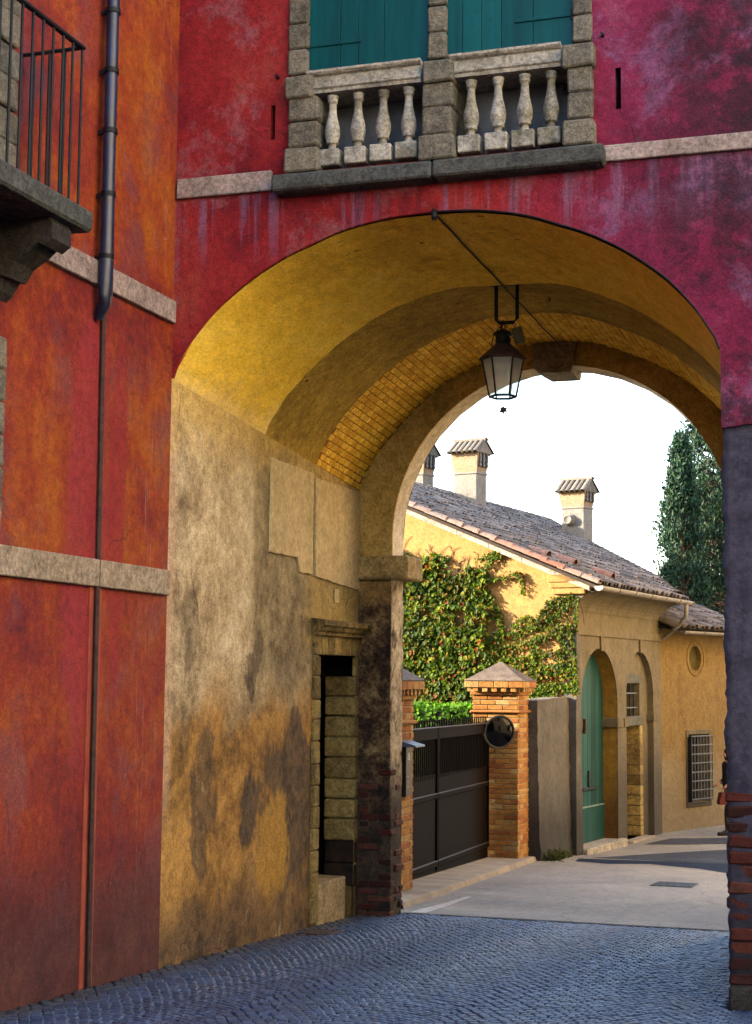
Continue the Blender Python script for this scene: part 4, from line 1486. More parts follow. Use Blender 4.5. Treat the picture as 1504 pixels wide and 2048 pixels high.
# ------------------------------------------------------------------ hanging lantern
LX, LY = -3.265, 13.52
ln = empty('hanging_lantern', (LX, LY, 4.0), 'black six-sided glass lantern hanging from a bracket under the vault', 'lantern')
zt = 5.15
b = MB()
l0, l1, zb = LX - .06, LX + .13, 4.80
b.tube([(l0, LY, zt), (l0, LY, zb + .03), (l0 + .03, LY, zb), (l1 - .03, LY, zb), (l1, LY, zb + .03), (l1, LY, zt)], .017, 10)
b.box(l0 - .05, l1 + .05, LY - .02, LY + .02, zt - .015, zt + .02)
b.build('bracket', IRON, ln)
z1 = 4.48          # underside of roof
z2 = 4.135         # lower ring
HEX = [(math.cos(R(60 * k + 12)), math.sin(R(60 * k + 12))) for k in range(6)]
LC = LX + .0
rt, rb = .185, .118
b = MB()
for i in range(6):
    (c0, s0), (c1, s1) = HEX[i], HEX[(i + 1) % 6]
    Pq = lambda c, s, r, z: (LC + c * r, LY + s * r, z)
    b.quad(Pq(c0, s0, rt + .025, z1), Pq(c1, s1, rt + .025, z1), Pq(c1, s1, .075, z1 + .125), Pq(c0, s0, .075, z1 + .125))
    b.quad(Pq(c0, s0, rt + .025, z1 - .012), Pq(c1, s1, rt + .025, z1 - .012), Pq(c1, s1, rt + .025, z1), Pq(c0, s0, rt + .025, z1))
    b.quad(Pq(c0, s0, rt + .025, z1 - .012), Pq(c1, s1, rt + .025, z1 - .012), Pq(c1, s1, rt - .015, z1 - .012), Pq(c0, s0, rt - .015, z1 - .012))
b.build('roof', RUST, ln)
b = MB()
fc = lambda x, y, z: Vector((LC + x, LY + y, z1 + z))
b.lathe([(.078, .12), (.066, .13), (.066, .20), (.075, .205), (.088, .212), (.088, .222), (.05, .25), (.012, .262), (.001, .263)], 0, 0, 16, fc)
b.build('chimney_cap', IRON, ln)
for i in range(6):
    c, s = HEX[i]
    b = MB()
    b.tube([(LC + c * rt, LY + s * rt, z1), (LC + c * rb, LY + s * rb, z2)], .0085, 6)
    b.build('glazing_bar', IRON, ln)
for (r, z, t) in ((rb, z2, .011), (rt, z1 - .006, .010)):
    b = MB()
    b.tube([(LC + HEX[i % 6][0] * r, LY + HEX[i % 6][1] * r, z) for i in range(7)], t, 6)
    b.build('ring', IRON, ln)
GL = Mt('dusty_lantern_glass', 0.25, 0.5)
gd = GL.ramp(GL.noise(7, 5, .7), [(.35, (.60, .62, .60)), (.65, (.80, .81, .78))])
GL.out(gd)
tb = GL.nd('ShaderNodeBsdfTransparent')
tb.inputs[0].default_value = (.93, .94, .91, 1)
tl = GL.nd('ShaderNodeBsdfTranslucent')
GL.put(tl.inputs[0], gd)
m1, m2 = GL.nd('ShaderNodeMixShader'), GL.nd('ShaderNodeMixShader')
m1.inputs[0].default_value = .55
GL.nt.links.new(GL.b.outputs[0], m1.inputs[1])
GL.nt.links.new(tl.outputs[0], m1.inputs[2])
m2.inputs[0].default_value = .58
GL.nt.links.new(m1.outputs[0], m2.inputs[1])
GL.nt.links.new(tb.outputs[0], m2.inputs[2])
GL.nt.links.new(m2.outputs[0], [n for n in GL.nt.nodes if n.type == 'OUTPUT_MATERIAL'][0].inputs['Surface'])
for i in range(6):
    (c0, s0), (c1, s1) = HEX[i], HEX[(i + 1) % 6]
    q = .97
    b = MB()
    b.quad((LC + c0 * rb * q, LY + s0 * rb * q, z2), (LC + c1 * rb * q, LY + s1 * rb * q, z2), (LC + c1 * rt * q, LY + s1 * rt * q, z1 - .01), (LC + c0 * rt * q, LY + s0 * rt * q, z1 - .01))
    b.build('pane', GL.mat, ln)
b = MB()
b.lathe([(.001, -.02), (.018, -.02), (.024, -.05), (.030, -.11), (.032, -.16), (.026, -.20), (.012, -.225), (.001, -.23)], -.005, 0, 12, fc)
b.build('bulb', simple('frosted_bulb', (.5, .46, .42), (.4, .36, .33), 5, .4, .05), ln)
b = MB()
b.tube([(LC - .01, LY, z1 + .255), (LC - .01, LY, z1 + .29), (LC - .012, LY - .01, z1 + .31)], .008, 6)
ringp = [(LC + .0 + .02 * math.cos(t), LY, 4.765 + .022 * math.sin(t)) for t in [k * math.pi / 6 for k in range(13)]]
b.tube(ringp, .005, 5)
b.tube([(LC, LY, 4.79), (LC + .012, LY, 4.81), (LC, LY, 4.825), (LC - .012, LY, 4.81), (LC, LY, 4.79)], .004, 5)
b.build('hook', IRON, ln)
b = MB()
b.tube([(LC - .08, LY, z1 + .06), (LC - .10, LY, z1 + .14), (LC - .085, LY, z1 + .21), (LC - .04, LY, z1 + .275), (LC + .0, LY, z1 + .29)], .0045, 5)
b.tube([(LC + .06, LY, z1 + .10), (LC + .07, LY, z1 + .17), (LC + .02, LY, z1 + .25), (LC + .05, LY, z1 + .32), (LC + .09, LY, z1 + .335)], .0045, 5)
b.tube([(LC + .10, LY, z1 + .17), (LC + .06, LY, z1 + .22), (LC + .07, LY, z1 + .27), (LC + .10, LY, z1 + .25), (LC + .12, LY, z1 + .31)], .004, 5)
b.build('wire', IRON, ln)
b = MB()
Rm = Matrix.Rotation(R(-14), 3, 'Y')
o_ = Vector((LC + .14, LY, z1 + .20))
b.box(-.045, .045, -.025, .025, -.07, .07, .004, Fr(o_, Rm @ Vector((1, 0, 0)), Rm @ Vector((0, 1, 0)), Rm @ Vector((0, 0, 1))))
b.build('control_box', simple('drab_box', (.16, .13, .06), (.09, .07, .035), 9, .7), ln)
# dry leaf on a thread below the lantern
b = MB()
o_ = Vector((LC + .005, LY, 4.02))
lv = []
for k in range(12):
    r = .034 * (1.25 if k % 2 else .72) * random.uniform(.85, 1.1)
    lv.append(o_ + Vector((r * math.cos(k * math.pi / 6), .012 * math.sin(k * 1.7), r * math.sin(k * math.pi / 6))))
lv.append(o_ + Vector((0, -.012, 0)))
b.add(lv, [(k, (k + 1) % 12, 12) for k in range(12)])
b.tube([(LC - .02, LY, z2), (LC - .018, LY, 4.08), (LC, LY, 4.03)], .0025, 4)
tag(b.build('dry_leaf', simple('dry_leaf', (.10, .065, .035), (.05, .03, .02), 30, .8)), 'brown dry leaf dangling on a thread below the lantern', 'leaf')
# loose wire eyelet in the brick vault
b = MB()
ey = Vector((-2.93, 13.95, 5.08))
b.tube([ey + Vector((0, 0, .07)), ey, ey + Vector((-.02, 0, -.02)), ey + Vector((-.04, 0, 0)), ey + Vector((-.02, 0, .02)), ey], .005, 5)
b.build('wire_eyelet', IRON, gh)

# ------------------------------------------------------------------ brick gate pillars
def pillar(name, x0, y0, zb, label, z_roll=1.12):
    W = .75
    x1, y1 = x0 + W, y0 + W
    t = empty(name, ((x0 + x1) / 2, (y0 + y1) / 2, zb), label, 'gate pillar', 'brick pillars of the driveway gate')
    b = MB()
    b.box(x0 + .012, x1 - .012, y0 + .012, y1 - .012, zb - .15, 1.45)
    b.build('mortar_core', MORTAR, t)
    H = .08

    def course(z, odd, grow=0.0):
        xa, xb, ya, yb = x0 - grow, x1 + grow, y0 - grow, y1 + grow
        Lx, Ly = xb - xa, yb - ya
        th = .12
        def lay(cx, cy, dx, dy):
            put_mesh('brick', brick_mesh('brick', dx, dy, H - .013, .006, PBRICK), t,
                     Matrix.Translation((cx + random.uniform(-.002, .002), cy + random.uniform(-.002, .002), z + H / 2)) @ Matrix.Rotation(random.uniform(-.012, .012), 4, 'Z'))
        if not odd:
            n = 3
            for k in range(n):
                for cy in (ya + th / 2, yb - th / 2):
                    lay(xa + (k + .5) * Lx / n, cy, Lx / n - .011, th)
            n = 2
            for k in range(n):
                for cx in (xa + th / 2, xb - th / 2):
                    lay(cx, ya + th + .006 + (k + .5) * (Ly - 2 * th - .012) / n, th, (Ly - 2 * th - .012) / n - .011)
        else:
            for k, (a, e) in enumerate(((0, .125), (.136, .37), (.381, .615), (.626, .75))):
                for cy in (ya + th / 2, yb - th / 2):
                    lay(xa + (a + e) / 2, cy, e - a, th)
            for cx in (xa + th / 2, xb - th / 2):
                lay(cx, (ya + yb) / 2, th, Ly - 2 * th - .022)
    z = zb
    k = 0
    while z < z_roll - .01:
        course(z, k % 2)
        z += H
        k += 1
    z = z_roll + .035
    b = MB()
    b.box(x0 - .04, x1 + .04, y0 - .04, y1 + .04, z_roll - .005, z_roll + .042, .018)
    b.build('roll_moulding', PBRICK, t)
    z = z_roll + .045
    for k in range(3):
        course(z, k % 2)
        z += H
    b = MB()
    b.box(x0 - .03, x1 + .03, y0 - .03, y1 + .03, z, z + .05, .006)
    b.build('corbel_course', PBRICK, t)
    z += .05
    for k in range(5):
        for (cx, cy) in ((x0 - .03 + .1 + k * .155, y0 - .045), (x0 - .03 + .1 + k * .155, y1 + .045), (x0 - .045, y0 - .03 + .1 + k * .155), (x1 + .045, y0 - .03 + .1 + k * .155)):
            put_mesh('dentil', brick_mesh('dentil', .085, .085, .065, .005, PBRICK), t, Matrix.Translation((cx, cy, z + .034)))
    b = MB()
    b.box(x0 - .02, x1 + .02, y0 - .02, y1 + .02, z, z + .07)
    b.build('core', MORTAR, t)
    z += .068
    for k in range(4):
        g_ = .105
        L = (W + 2 * g_) / 4
        for (cx, cy, dx, dy) in ((x0 - g_ + (k + .5) * L, y0 - g_ + .06, L - .01, .12), (x0 - g_ + (k + .5) * L, y1 + g_ - .06, L - .01, .12),
                                 (x0 - g_ + .06, y0 - g_ + (k + .5) * L, .12, L - .01), (x1 + g_ - .06, y0 - g_ + (k + .5) * L, .12, L - .01)):
            put_mesh('cap_brick', brick_mesh('cap_brick', dx, dy, .10, .006, PBRICK), t, Matrix.Translation((cx, cy, z + .05)))
    z += .1
    b = MB()
    b.box(x0 - .10, x1 + .10, y0 - .10, y1 + .10, z - .09, z + .012, .004)
    b.build('cap_core', SLATE, t)
    b = MB()
    cx, cy = (x0 + x1) / 2, (y0 + y1) / 2
    for f in range(4):
        r0, r1 = .485 * (1 - f / 4.0), .485 * (1 - (f + 1) / 4.0)
        r0 += .004
        za, zb_ = z + .012 + .31 * f / 4, z + .012 + .31 * (f + 1) / 4
        q0 = [(cx + a * r0, cy + c * r0, za) for a, c in ((-1, -1), (1, -1), (1, 1), (-1, 1))]
        q1 = [(cx + a * r1, cy + c * r1, zb_) for a, c in ((-1, -1), (1, -1), (1, 1), (-1, 1))]
        b.add(q0 + q1, [(0, 1, 5, 4), (1, 2, 6, 5), (2, 3, 7, 6), (3, 0, 4, 7)])
    b.build('pyramid_cap', SLATE, t)
    return t


pillar('brick_gate_pillar', -6.51, 24.9, -1.20, 'brick gate pillar with pyramid cap beside the grey garden wall, mirror mounted on it')
lp = pillar('brick_gate_pillar', -6.30, 17.70, -.90, 'brick gate pillar nearest the archway, half hidden by its pier, intercom mounted on it')

# ------------------------------------------------------------------ driveway gate
GA, GB = Vector((-5.87, 18.45, 0)), Vector((-6.26, 24.9, 0))
gu = (GB - GA).normalized()
gn = Vector((gu.y, -gu.x, 0))
GF = Fr(GA, gu, gn)
GLEN = (GB - GA).length
gt = empty('driveway_gate', (GA + GB) / 2 + Vector((0, 0, -1.05)), 'dark brown metal driveway gate with picket top between brick pillars', 'gate')
slope = lambda z, k: (lambda a: z + k * a)


def gbar(name, a0, a1, z0, z1, kz, b0, b1, mat, ch=.006):
    b = MB(lambda a, bb, c: GF(a, bb, c + kz * a))
    b.box(a0, a1, b0, b1, z0, z1, ch)
    return b.build(name, mat, gt)


for (la, lb) in ((.02, 2.675), (2.70, GLEN - .02)):
    gbar('rail', la, lb, .86, 1.01, -.009, -.03, .03, GATEM)
    gbar('rail_cap', la, lb, 1.01, 1.025, -.009, -.035, .04, GATER)
    gbar('rail', la, lb, .08, .14, -.016, -.03, .035, GATEM)
    gbar('rail_cap', la, lb, .14, .15, -.016, -.03, .045, GATER)
    gbar('rail', la, lb, -.80, -.73, -.028, -.03, .035, GATEM)
    gbar('rail_cap', la, lb, -.73, -.72, -.028, -.03, .045, GATER)
    gbar('sheet', la, lb, -.80, .42, -.022, -.012, .004, GATEM, 0)
    gbar('sheet', la, lb, -.96, -.765, -.03, -.010, .006, GATEM, 0)
    for e in (la, lb - .05):
        gbar('stile', e, e + .05, -.92, 1.0, -.0, -.035, .032, GATEM)
pk = MB()
pk.box(-.011, .011, -.011, .011, 0, .54, .003)
pkm = pk.mesh('bar', GATEM)
gx = Matrix((gu, gn, Vector((0, 0, 1)))).transposed().to_4x4()
k = 0
a = .12
while a < GLEN - .1:
    put_mesh('bar', pkm, gt, Matrix.Translation(GF(a, 0, .34 - .012 * a)) @ gx)
    a += .115
pt_ = MB()
pt_.box(-.022, .022, -.008, .008, 0, .10, .003)
ptm = pt_.mesh('picket_tip', GATEM)
a = .10
while a < GLEN - .1:
    put_mesh('picket_tip', ptm, gt, Matrix.Translation(GF(a, .0, 1.02 - .008 * a)) @ gx)
    a += .155

# convex road mirror on the right pillar
mc = Vector((-6.0, 24.62, .83))
mm_ = empty('traffic_mirror', mc, 'round convex traffic mirror with dark face on the brick pillar', 'mirror')
md = Vector((.62, -.76, -.12)).normalized()
mx_ = md.cross(Vector((0, 0, 1))).normalized()
mz_ = mx_.cross(md)
MF = Fr(mc, mx_, mz_, md)
b = MB()
b.lathe([(.001, .045), (.09, .038), (.17, .020), (.235, -.002)], 0, 0, 28, MF)
mir = Mt('mirror_glass', .06, .5)
mir.b.inputs['Metallic'].default_value = 1.0
b.build('mirror_glass', mir.out((.018, .018, .022)), mm_)
b = MB()
b.lathe([(.235, -.002), (.238, .012), (.262, .014), (.268, 0), (.262, -.02), (.20, -.05), (.10, -.075), (.001, -.08)], 0, 0, 28, MF)
b.build('frame', simple('mirror_frame', (.05, .05, .055), (.03, .03, .03), 8, .5), mm_)
b = MB()
b.tube([MF(0, 0, -.07), MF(-.06, 0, -.17), Vector((-6.1, 24.91, .83))], .022, 8)
b.build('arm', IRON, mm_)
# intercom on the left pillar
it = empty('intercom', (-5.55, 17.8, .28), 'dark intercom panel with small blue metal hood on the near gate pillar', 'intercom')
b = MB()
b.box(-5.556, -5.50, 17.98, 18.20, .28, .87, .006)
b.build('panel', simple('intercom_black', (.02, .016, .018), (.012, .01, .012), 8, .4), it)
b = MB()
b.prism([(-5.56, .93), (-5.36, .875), (-5.36, .855), (-5.56, .86)], lambda a_, z_, d_: Vector((a_, d_, z_)), 17.9, 18.28)
b.build('hood', simple('blue_hood', (.16, .22, .42), (.10, .13, .26), 6, .35, .1, .002, .5), it, fix=True)
for zz, hh in ((.70, .09), (.50, .02), (.44, .02), (.38, .02)):
    b = MB()
    b.box(-5.502, -5.494, 18.03, 18.06 if hh < .05 else 18.05, zz, zz + hh)
    if hh > .05:
        b.box(-5.502, -5.494, 18.08, 18.10, zz, zz + hh)
    b.build('button', simple('pale_button', (.6, .6, .58), (.5, .5, .5), 5, .5), it)

# ------------------------------------------------------------------ grey garden wall
gwt = empty('garden_wall', (-5.6, 26.5, -1.3), 'stained grey rendered garden wall between brick pillar and house', 'wall')
b = MB()


def gw(s, t):
    y = 25.66 + (27.95 - 25.66) * s
    x = -5.62 + .16 * s + .05 * math.sin(s * 3)
    z = -1.45 + (2.76 + .05 * math.sin(s * 2.5)) * t
    f = .06 * (1 - t) ** 2
    return Vector((x + f + rough((x, y, z), 1.2), y, z))


b.grid(gw, 20, 24, True)
for k in range(24):
    p, q = gw(0, k / 24), gw(0, (k + 1) / 24)
    b.quad(p, q, Vector((-6.0, q.y, q.z)), Vector((-6.0, p.y, p.z)))
for s0 in range(20):
    p, q = gw(s0 / 20, 1), gw((s0 + 1) / 20, 1)
    b.quad(p, q, q + Vector((-.3, 0, 0)), p + Vector((-.3, 0, 0)))
    p0, q0 = Vector((p.x - .3, p.y, -1.45)), Vector((q.x - .3, q.y, -1.45))
    b.quad(p0, q0, q + Vector((-.3, 0, 0)), p + Vector((-.3, 0, 0)))
b.build('wall', GARDEN, gwt)

# ------------------------------------------------------------------ ochre house with vine
phi = R(8.4)
hu, hn = Vector((math.sin(phi), math.cos(phi), 0)), Vector((math.cos(phi), -math.sin(phi), 0))
C0 = Vector((-5.35, 27.5, 0))
HF = Fr(C0, hu, hn)
hs = empty('ochre_house', HF(3, -4, -1.4), 'ochre house with vine covered gable, clay tile roof and tall chimneys', 'house')
SL, Z0, N0 = .42, 3.30, .45
rz_ = lambda n_: Z0 + SL * (N0 - n_)
RN = -6.0
mpH = lambda a, z, d: HF(a, -d, z)
b = MB()
wall(b, mpH, 0, 5.2, -1.6, 3.3, [arch_hole(.31, 2.36, -1.5, 1.2, .02, 28), arch_hole(2.9, 4.66, -1.5, 1.34, .12, 28)])
b.build('front_wall', HOUSEF, hs)
h1 = arch_hole(.31, 2.36, -1.5, 1.2, .3, 28)
b = MB()
for p, q in zip(h1['brk'], h1['brk'][1:]):
    b.quad(HF(p, -.015, h1['hi'](p)), HF(q, -.015, h1['hi'](q)), HF(q, -.3, h1['hi'](q)), HF(p, -.3, h1['hi'](p)))
for e in (.31, 2.36):
    b.quad(HF(e, -.015, -1.5), HF(e, -.015, 1.2), HF(e, -.3, 1.2), HF(e, -.3, -1.5))
b.build('door_reveal', REVEAL, hs)
# gable
b = MB()
mpG = lambda a, z, d: HF(d, a, z)
wall(b, mpG, -12, 0, -1.6, lambda a: (rz_(a) if a > RN else rz_(2 * RN - a)) - .10, [], brk=[RN] + [-.5 * k for k in range(1, 24)])
b.build('gable_wall', GABLE, hs)
b = MB()
P_ = [HF(5.2, 0, 0), HF(14.6, -6.2, 0), HF(14.6, -12, 0), HF(0, -12, 0)]
for p, q in zip(P_, P_[1:]):
    zt_ = 3.2
    b.quad((p.x, p.y, -1.6), (q.x, q.y, -1.6), (q.x, q.y, zt_), (p.x, p.y, zt_))
b.build('rear_wall', HOUSEF, hs)
# corner pilaster, grey and stained, battered at the foot
b = MB()
b.prism([(-.06, -1.5), (.30, -1.5), (.27, -.6), (.20, .6), (.16, 2.45), (-.02, 2.45), (-.05, .6)], lambda a, z, d: HF(a, d, z), .035, -.2)
b.build('corner_pilaster', GARDEN, hs, fix=True)
# imposts, keystones, architrave, coved cornice
for (a0, a1, d0, d1, z0, z1) in ((2.30, 2.62, -.30, .03, .78, .96), (2.72, 2.94, -.12, .03, .78, .96), (4.60, 4.86, -.12, .03, .86, 1.0), (.22, .34, -.1, .03, .80, .96)):
    b = MB(HF)
    b.box(a0, a1, d0, d1, z0, z1, .01)
    b.build('impost', HOUSEF, hs)
for c in (1.40, 3.78):
    b = MB()
    b.prism([(c - .05, 2.19), (c + .05, 2.19), (c + .075, 2.46), (c - .075, 2.46)], mpH, -.035, .1)
    b.build('keystone', HOUSEF, hs, fix=True)
b = MB(HF)
b.box(.0, 5.22, -.05, .035, 2.445, 2.585, .006)
b.build('architrave', HOUSEF, hs)
for i in range(9):
    aa, ab = i * .5775, (i + 1) * .5775 - .012
    prof = [(0, 2.86)] + [(.02 + .40 * (1 - math.cos(t * math.pi / 2)), 2.86 + .33 * math.sin(t * math.pi / 2)) for t in [k / 8 for k in range(9)]] + [(.44, 3.22), (0, 3.22)]
    b = MB()
    b.prism(prof, lambda o, z, d: HF(d, o, z), aa + .0, ab)
    b.build('cornice_block', HOUSEF, hs, fix=True)
# stepped block where the cornice returns on the gable
for (n0, n1, z0, z1, pr) in ((-.47, .30, 3.36, 3.50, .10), (-.44, .26, 3.26, 3.36, .08), (-.40, .20, 3.15, 3.26, .055)):
    b = MB(HF)
    b.box(-pr, .05, n0, n1, z0, z1, .008)
    b.build('cornice_return', GABLE, hs)
# verge moulding under the tiles
for i in range(10):
    n0, n1 = .30 - i * .63, .30 - (i + 1) * .63 + .01
    b = MB()
    b.prism([(n0, rz_(n0) - .165), (n1, rz_(n1) - .165), (n1, rz_(n1) - .05), (n0, rz_(n0) - .05)], lambda a, z, d: HF(d, a, z), -.10, .05)
    b.build('verge_stone', STRING, hs, fix=True)


def umax(n_):
    return interp_lin(n_, [(-6.0, 14.8), (-3.5, 11.2), (-2.1, 9.5), (-.84, 8.0), (-.1, 6.2), (.46, 5.32)])


def interp_lin(x, tab):
    if x <= tab[0][0]:
        return tab[0][1]
    for (a, va), (c, vc) in zip(tab, tab[1:]):
        if x <= c:
            return va + (vc - va) * (x - a) / (c - a)
    return tab[-1][1]


def half_tile(mb, fr, r0, r1, L, seg=7):
    vs = []
    for (r, y, lift) in ((r0, 0, 0.0), (r1, L, -.012)):
        for k in range(seg + 1):
            t = math.pi * k / seg
            vs.append(fr(r * math.cos(t), y, r * .85 * math.sin(t) + lift))
    mb.add(vs, [(k, k + 1, seg + 2 + k, seg + 1 + k) for k in range(seg)], True)
    # thickness of the butt end
    vs2 = [fr((r0 - .016) * math.cos(math.pi * k / seg), .002, (r0 - .016) * .85 * math.sin(math.pi * k / seg)) for k in range(seg + 1)]
    mb.add([vs[k] for k in range(seg + 1)] + vs2, [(k, k + 1, seg + 2 + k, seg + 1 + k) for k in range(seg)])


def tile_roof(parent, O, eu, es, en, cols, rows, limit, name_single='tile', keep=300, pitch=.205, step=.335, skip=None):
    """clay half tiles in columns up the slope; limit(a, s) -> bool"""
    items = []
    for i in range(cols):
        for j in range(rows):
            a = i * pitch + random.uniform(-.012, .012)
            s = j * step + random.uniform(-.03, .03)
            if limit(a, s):
                p = O + eu * a + es * s
                q = to_px(p)
                items.append((a, s, (p - cam.matrix_world.translation).length, q is not None and 800 < q[0] < 1450))
    ordr = sorted(range(len(items)), key=lambda i: (not items[i][3], items[i][2]))
    sing = set(ordr[:keep])
    var = []
    for k in range(5):
        mb = MB()
        half_tile(mb, world_frame, .097 + random.uniform(-.006, .006), .080, .43)
        var.append(mb.mesh('tile', TILE))
    rest_ = MB()
    for i, (a, s, _, _) in enumerate(items):
        rot = random.uniform(-.05, .05)
        ex = (eu * math.cos(rot) + es * math.sin(rot))
        ey = (es * math.cos(rot) - eu * math.sin(rot))
        ey = (ey + en * random.uniform(-.03, .02)).normalized()
        p = O + eu * a + es * s + en * (.03 + random.uniform(-.008, .012))
        if i in sing:
            put_mesh(name_single, random.choice(var), parent, Matrix.Translation(p) @ Matrix((ex, ey, en)).transposed().to_4x4())
        else:
            half_tile(rest_, Fr(p, ex, ey, en), .097 + random.uniform(-.006, .006), .080, .43, 6)
    if rest_.f:
        tag(rest_.build('tiles', TILE, parent), kind='stuff')


# roof bed, then tiles
b = MB()
NB = 14
for k in range(NB):
    n0, n1 = .50 + (RN - .50) * k / NB, .50 + (RN - .50) * (k + 1) / NB
    for (dz_) in (0.0, -.06):
        b.quad(HF(-.34, n0, rz_(n0) + dz_), HF(umax(n0), n0, rz_(n0) + dz_), HF(umax(n1), n1, rz_(n1) + dz_), HF(-.34, n1, rz_(n1) + dz_))
    b.quad(HF(-.34, n0, rz_(n0)), HF(-.34, n1, rz_(n1)), HF(-.34, n1, rz_(n1) - .06), HF(-.34, n0, rz_(n0) - .06))
b.quad(HF(-.34, RN, rz_(RN)), HF(14.8, RN, rz_(RN)), HF(14.8, -12.4, rz_(2 * RN + 12.4)), HF(-.34, -12.4, rz_(2 * RN + 12.4)))
roof1 = b.build('roof', ROOFB, hs)
es_ = (HF(0, -1, rz_(-1)) - HF(0, 0, rz_(0))).normalized()
en_ = hu.cross(es_).normalized()
if en_.z < 0:
    en_ = -en_
slen = (HF(0, RN, rz_(RN)) - HF(0, .52, rz_(.52))).length
cosr = 1 / math.sqrt(1 + SL * SL)
tile_roof(roof1, HF(-.12, .53, rz_(.53)), hu, es_, en_, 74, int(slen / .335) + 1,
          lambda a, s: a - .12 < umax(.53 - s * cosr) - .1 and s < slen - .1)
# verge tiles: pinker, laid along the gable edge
vt = MB()
half_tile(vt, world_frame, .105, .088, .45)
vtm = vt.mesh('verge_tile', TILE_R)
s = 0.0
while s < slen - .2:
    p = HF(-.28, .53, rz_(.53)) + es_ * s + en_ * (.03 + random.uniform(0, .012))
    rot = random.uniform(-.05, .05)
    put_mesh('verge_tile', vtm, roof1, Matrix.Translation(p) @ Matrix((hu, es_, en_)).transposed().to_4x4() @ Matrix.Rotation(rot, 4, 'Z'))
    s += .345
# ridge tiles
rd = MB()
half_tile(rd, world_frame, .12, .105, .46)
rdm = rd.mesh('ridge_tile', TILE)
for k in range(36):
    p = HF(-.3 + k * .42, RN, rz_(RN) + .02)
    put_mesh('ridge_tile', rdm, roof1, Matrix.Translation(p) @ Matrix((-hn, hu, Vector((0, 0, 1)))).transposed().to_4x4())
# three raised vent tiles
vn = MB()
half_tile(vn, world_frame, .135, .10, .40, 9)
vnm = vn.mesh('vent_tile', TILE_R)
for (a, n_) in ((.35, -.62), (1.0, -.35), (1.55, .18)):
    p = HF(a, n_, rz_(n_) + .10)
    dirn = (es_ * .95 - en_ * .02).normalized()
    put_mesh('vent_tile', vnm, roof1, Matrix.Translation(p) @ Matrix((hu, dirn, en_)).transposed().to_4x4())
# far edge tiles (hip side)
for k in range(30):
    f = k / 30
    n_ = .3 + (RN - .3) * f
    p = HF(umax(n_) - .04, n_, rz_(n_) + .03)
    n2 = n_ - .2
    d = (HF(umax(n2), n2, rz_(n2)) - HF(umax(n_), n_, rz_(n_))).normalized()
    x_ = d.cross(en_).normalized()
    put_mesh('hip_tile', rdm, roof1, Matrix.Translation(p) @ Matrix((x_, d, x_.cross(d))).transposed().to_4x4())


def chimney(parent, corner, w, d, hsft, hfl, hcap, rot=15, disc=False):
    """corner = near foot between the two visible faces"""
    r = R(rot)
    ey = Vector((math.sin(r), math.cos(r), 0))
    ex = Vector((math.cos(r), -math.sin(r), 0))
    F = Fr(corner, ex, ey)
    b = MB(F)
    b.box(-w, 0, 0, d, -.9, hsft, .01)
    ch = b.build('chimney', CHIM, parent)
    b = MB(F)
    b.box(-w - .025, .025, -.025, d + .025, hsft - .03, hsft + .02, .008)
    b.build('band', CHIM, ch)
    fl = .09
    b = MB()
    z0, z1_ = hsft + .02, hsft + hfl
    lo = [(-w, 0), (-.0, 0), (-.0, d), (-w, d)]
    hi = [(-w - fl, -.03), (.05, -.03), (.05, d + .03), (-w - fl, d + .03)]
    vs = [F(x, y, z0) for x, y in lo] + [F(x * .5 + lo[i][0] * .5, y, (z0 + z1_) / 2 - .02) for i, (x, y) in enumerate(hi)] + [F(x, y, z1_) for x, y in hi]
    b.add(vs, [(0, 1, 5, 4), (2, 3, 7, 6), (3, 0, 4, 7), (4, 5, 9, 8), (6, 7, 11, 10), (7, 4, 8, 11), (1, 2, 6, 5), (5, 6, 10, 9)])
    b.build('flared_head', CHIMW, ch)
    b = MB(F)
    b.box(.02, .055, .05, d - .05, z0 + .12, z1_ - .02)
    b.build('smoke_opening', DARK, ch)
    for k in range(3):
        yy = .07 + k * (d - .14) / 2
        b = MB(F)
        b.lathe([(.02, z0 + .12), (.035, z0 + .17), (.02, z0 + .22), (.035, z0 + .27), (.025, z1_)], .06, yy, 8)
        b.build('stub', CHIM, ch)
    # gabled cap, ridge along the broad face
    b = MB()
    yc = d / 2
    e = .13
    cap = [(-e, z1_ - .01), (d + e, z1_ - .01), (yc, z1_ + hcap)]
    b.prism(cap, lambda y, z, x: F(x, y, z), -w - fl - .05, .10)
    b.build('cap', TILE_G, ch, fix=True)
    for side in (-1, 1):
        base = Vector((0, yc + side * (yc + e + .03), z1_ - .04))
        top = Vector((0, yc, z1_ + hcap))
        L = (top - base).length
        sy = (top - base).normalized()
        n_ = max(5, int((w + fl + .15) / .135))
        for k in range(n_):
            x = -w - fl - .03 + (k + .5) * (w + fl + .16) / n_
            sdir = (ex * 0 + ey * sy.y + Vector((0, 0, 1)) * sy.z).normalized()
            nn = ex.cross(sdir)
            if nn.z < 0:
                nn = -nn
            mb = MB()
            half_tile(mb, Fr(F(x, base.y, base.z) + nn * .01, ex, sdir, nn), .085, .07, L)
            mb.build('cap_tile', TILE_G, ch)
    mb = MB()
    half_tile(mb, Fr(F(-w - fl - .06, yc, z1_ + hcap), ey, ex, (0, 0, 1)), .085, .08, w + fl + .2)
    mb.build('ridge_tile', TILE_G, ch)
    if disc:
        b = MB()
        DF = Fr(F(-w * .62, 0, hsft * .66), ex, Vector((0, 0, 1)), -ey)
        b.lathe([(.001, .14), (.085, .14), (.09, .15), (.11, .15), (.115, .13), (.115, .05), (.15, .05), (.155, .03), (.15, -.01)], 0, 0, 22, DF)
        b.build('flue_cover', CHIM, ch)
    return ch


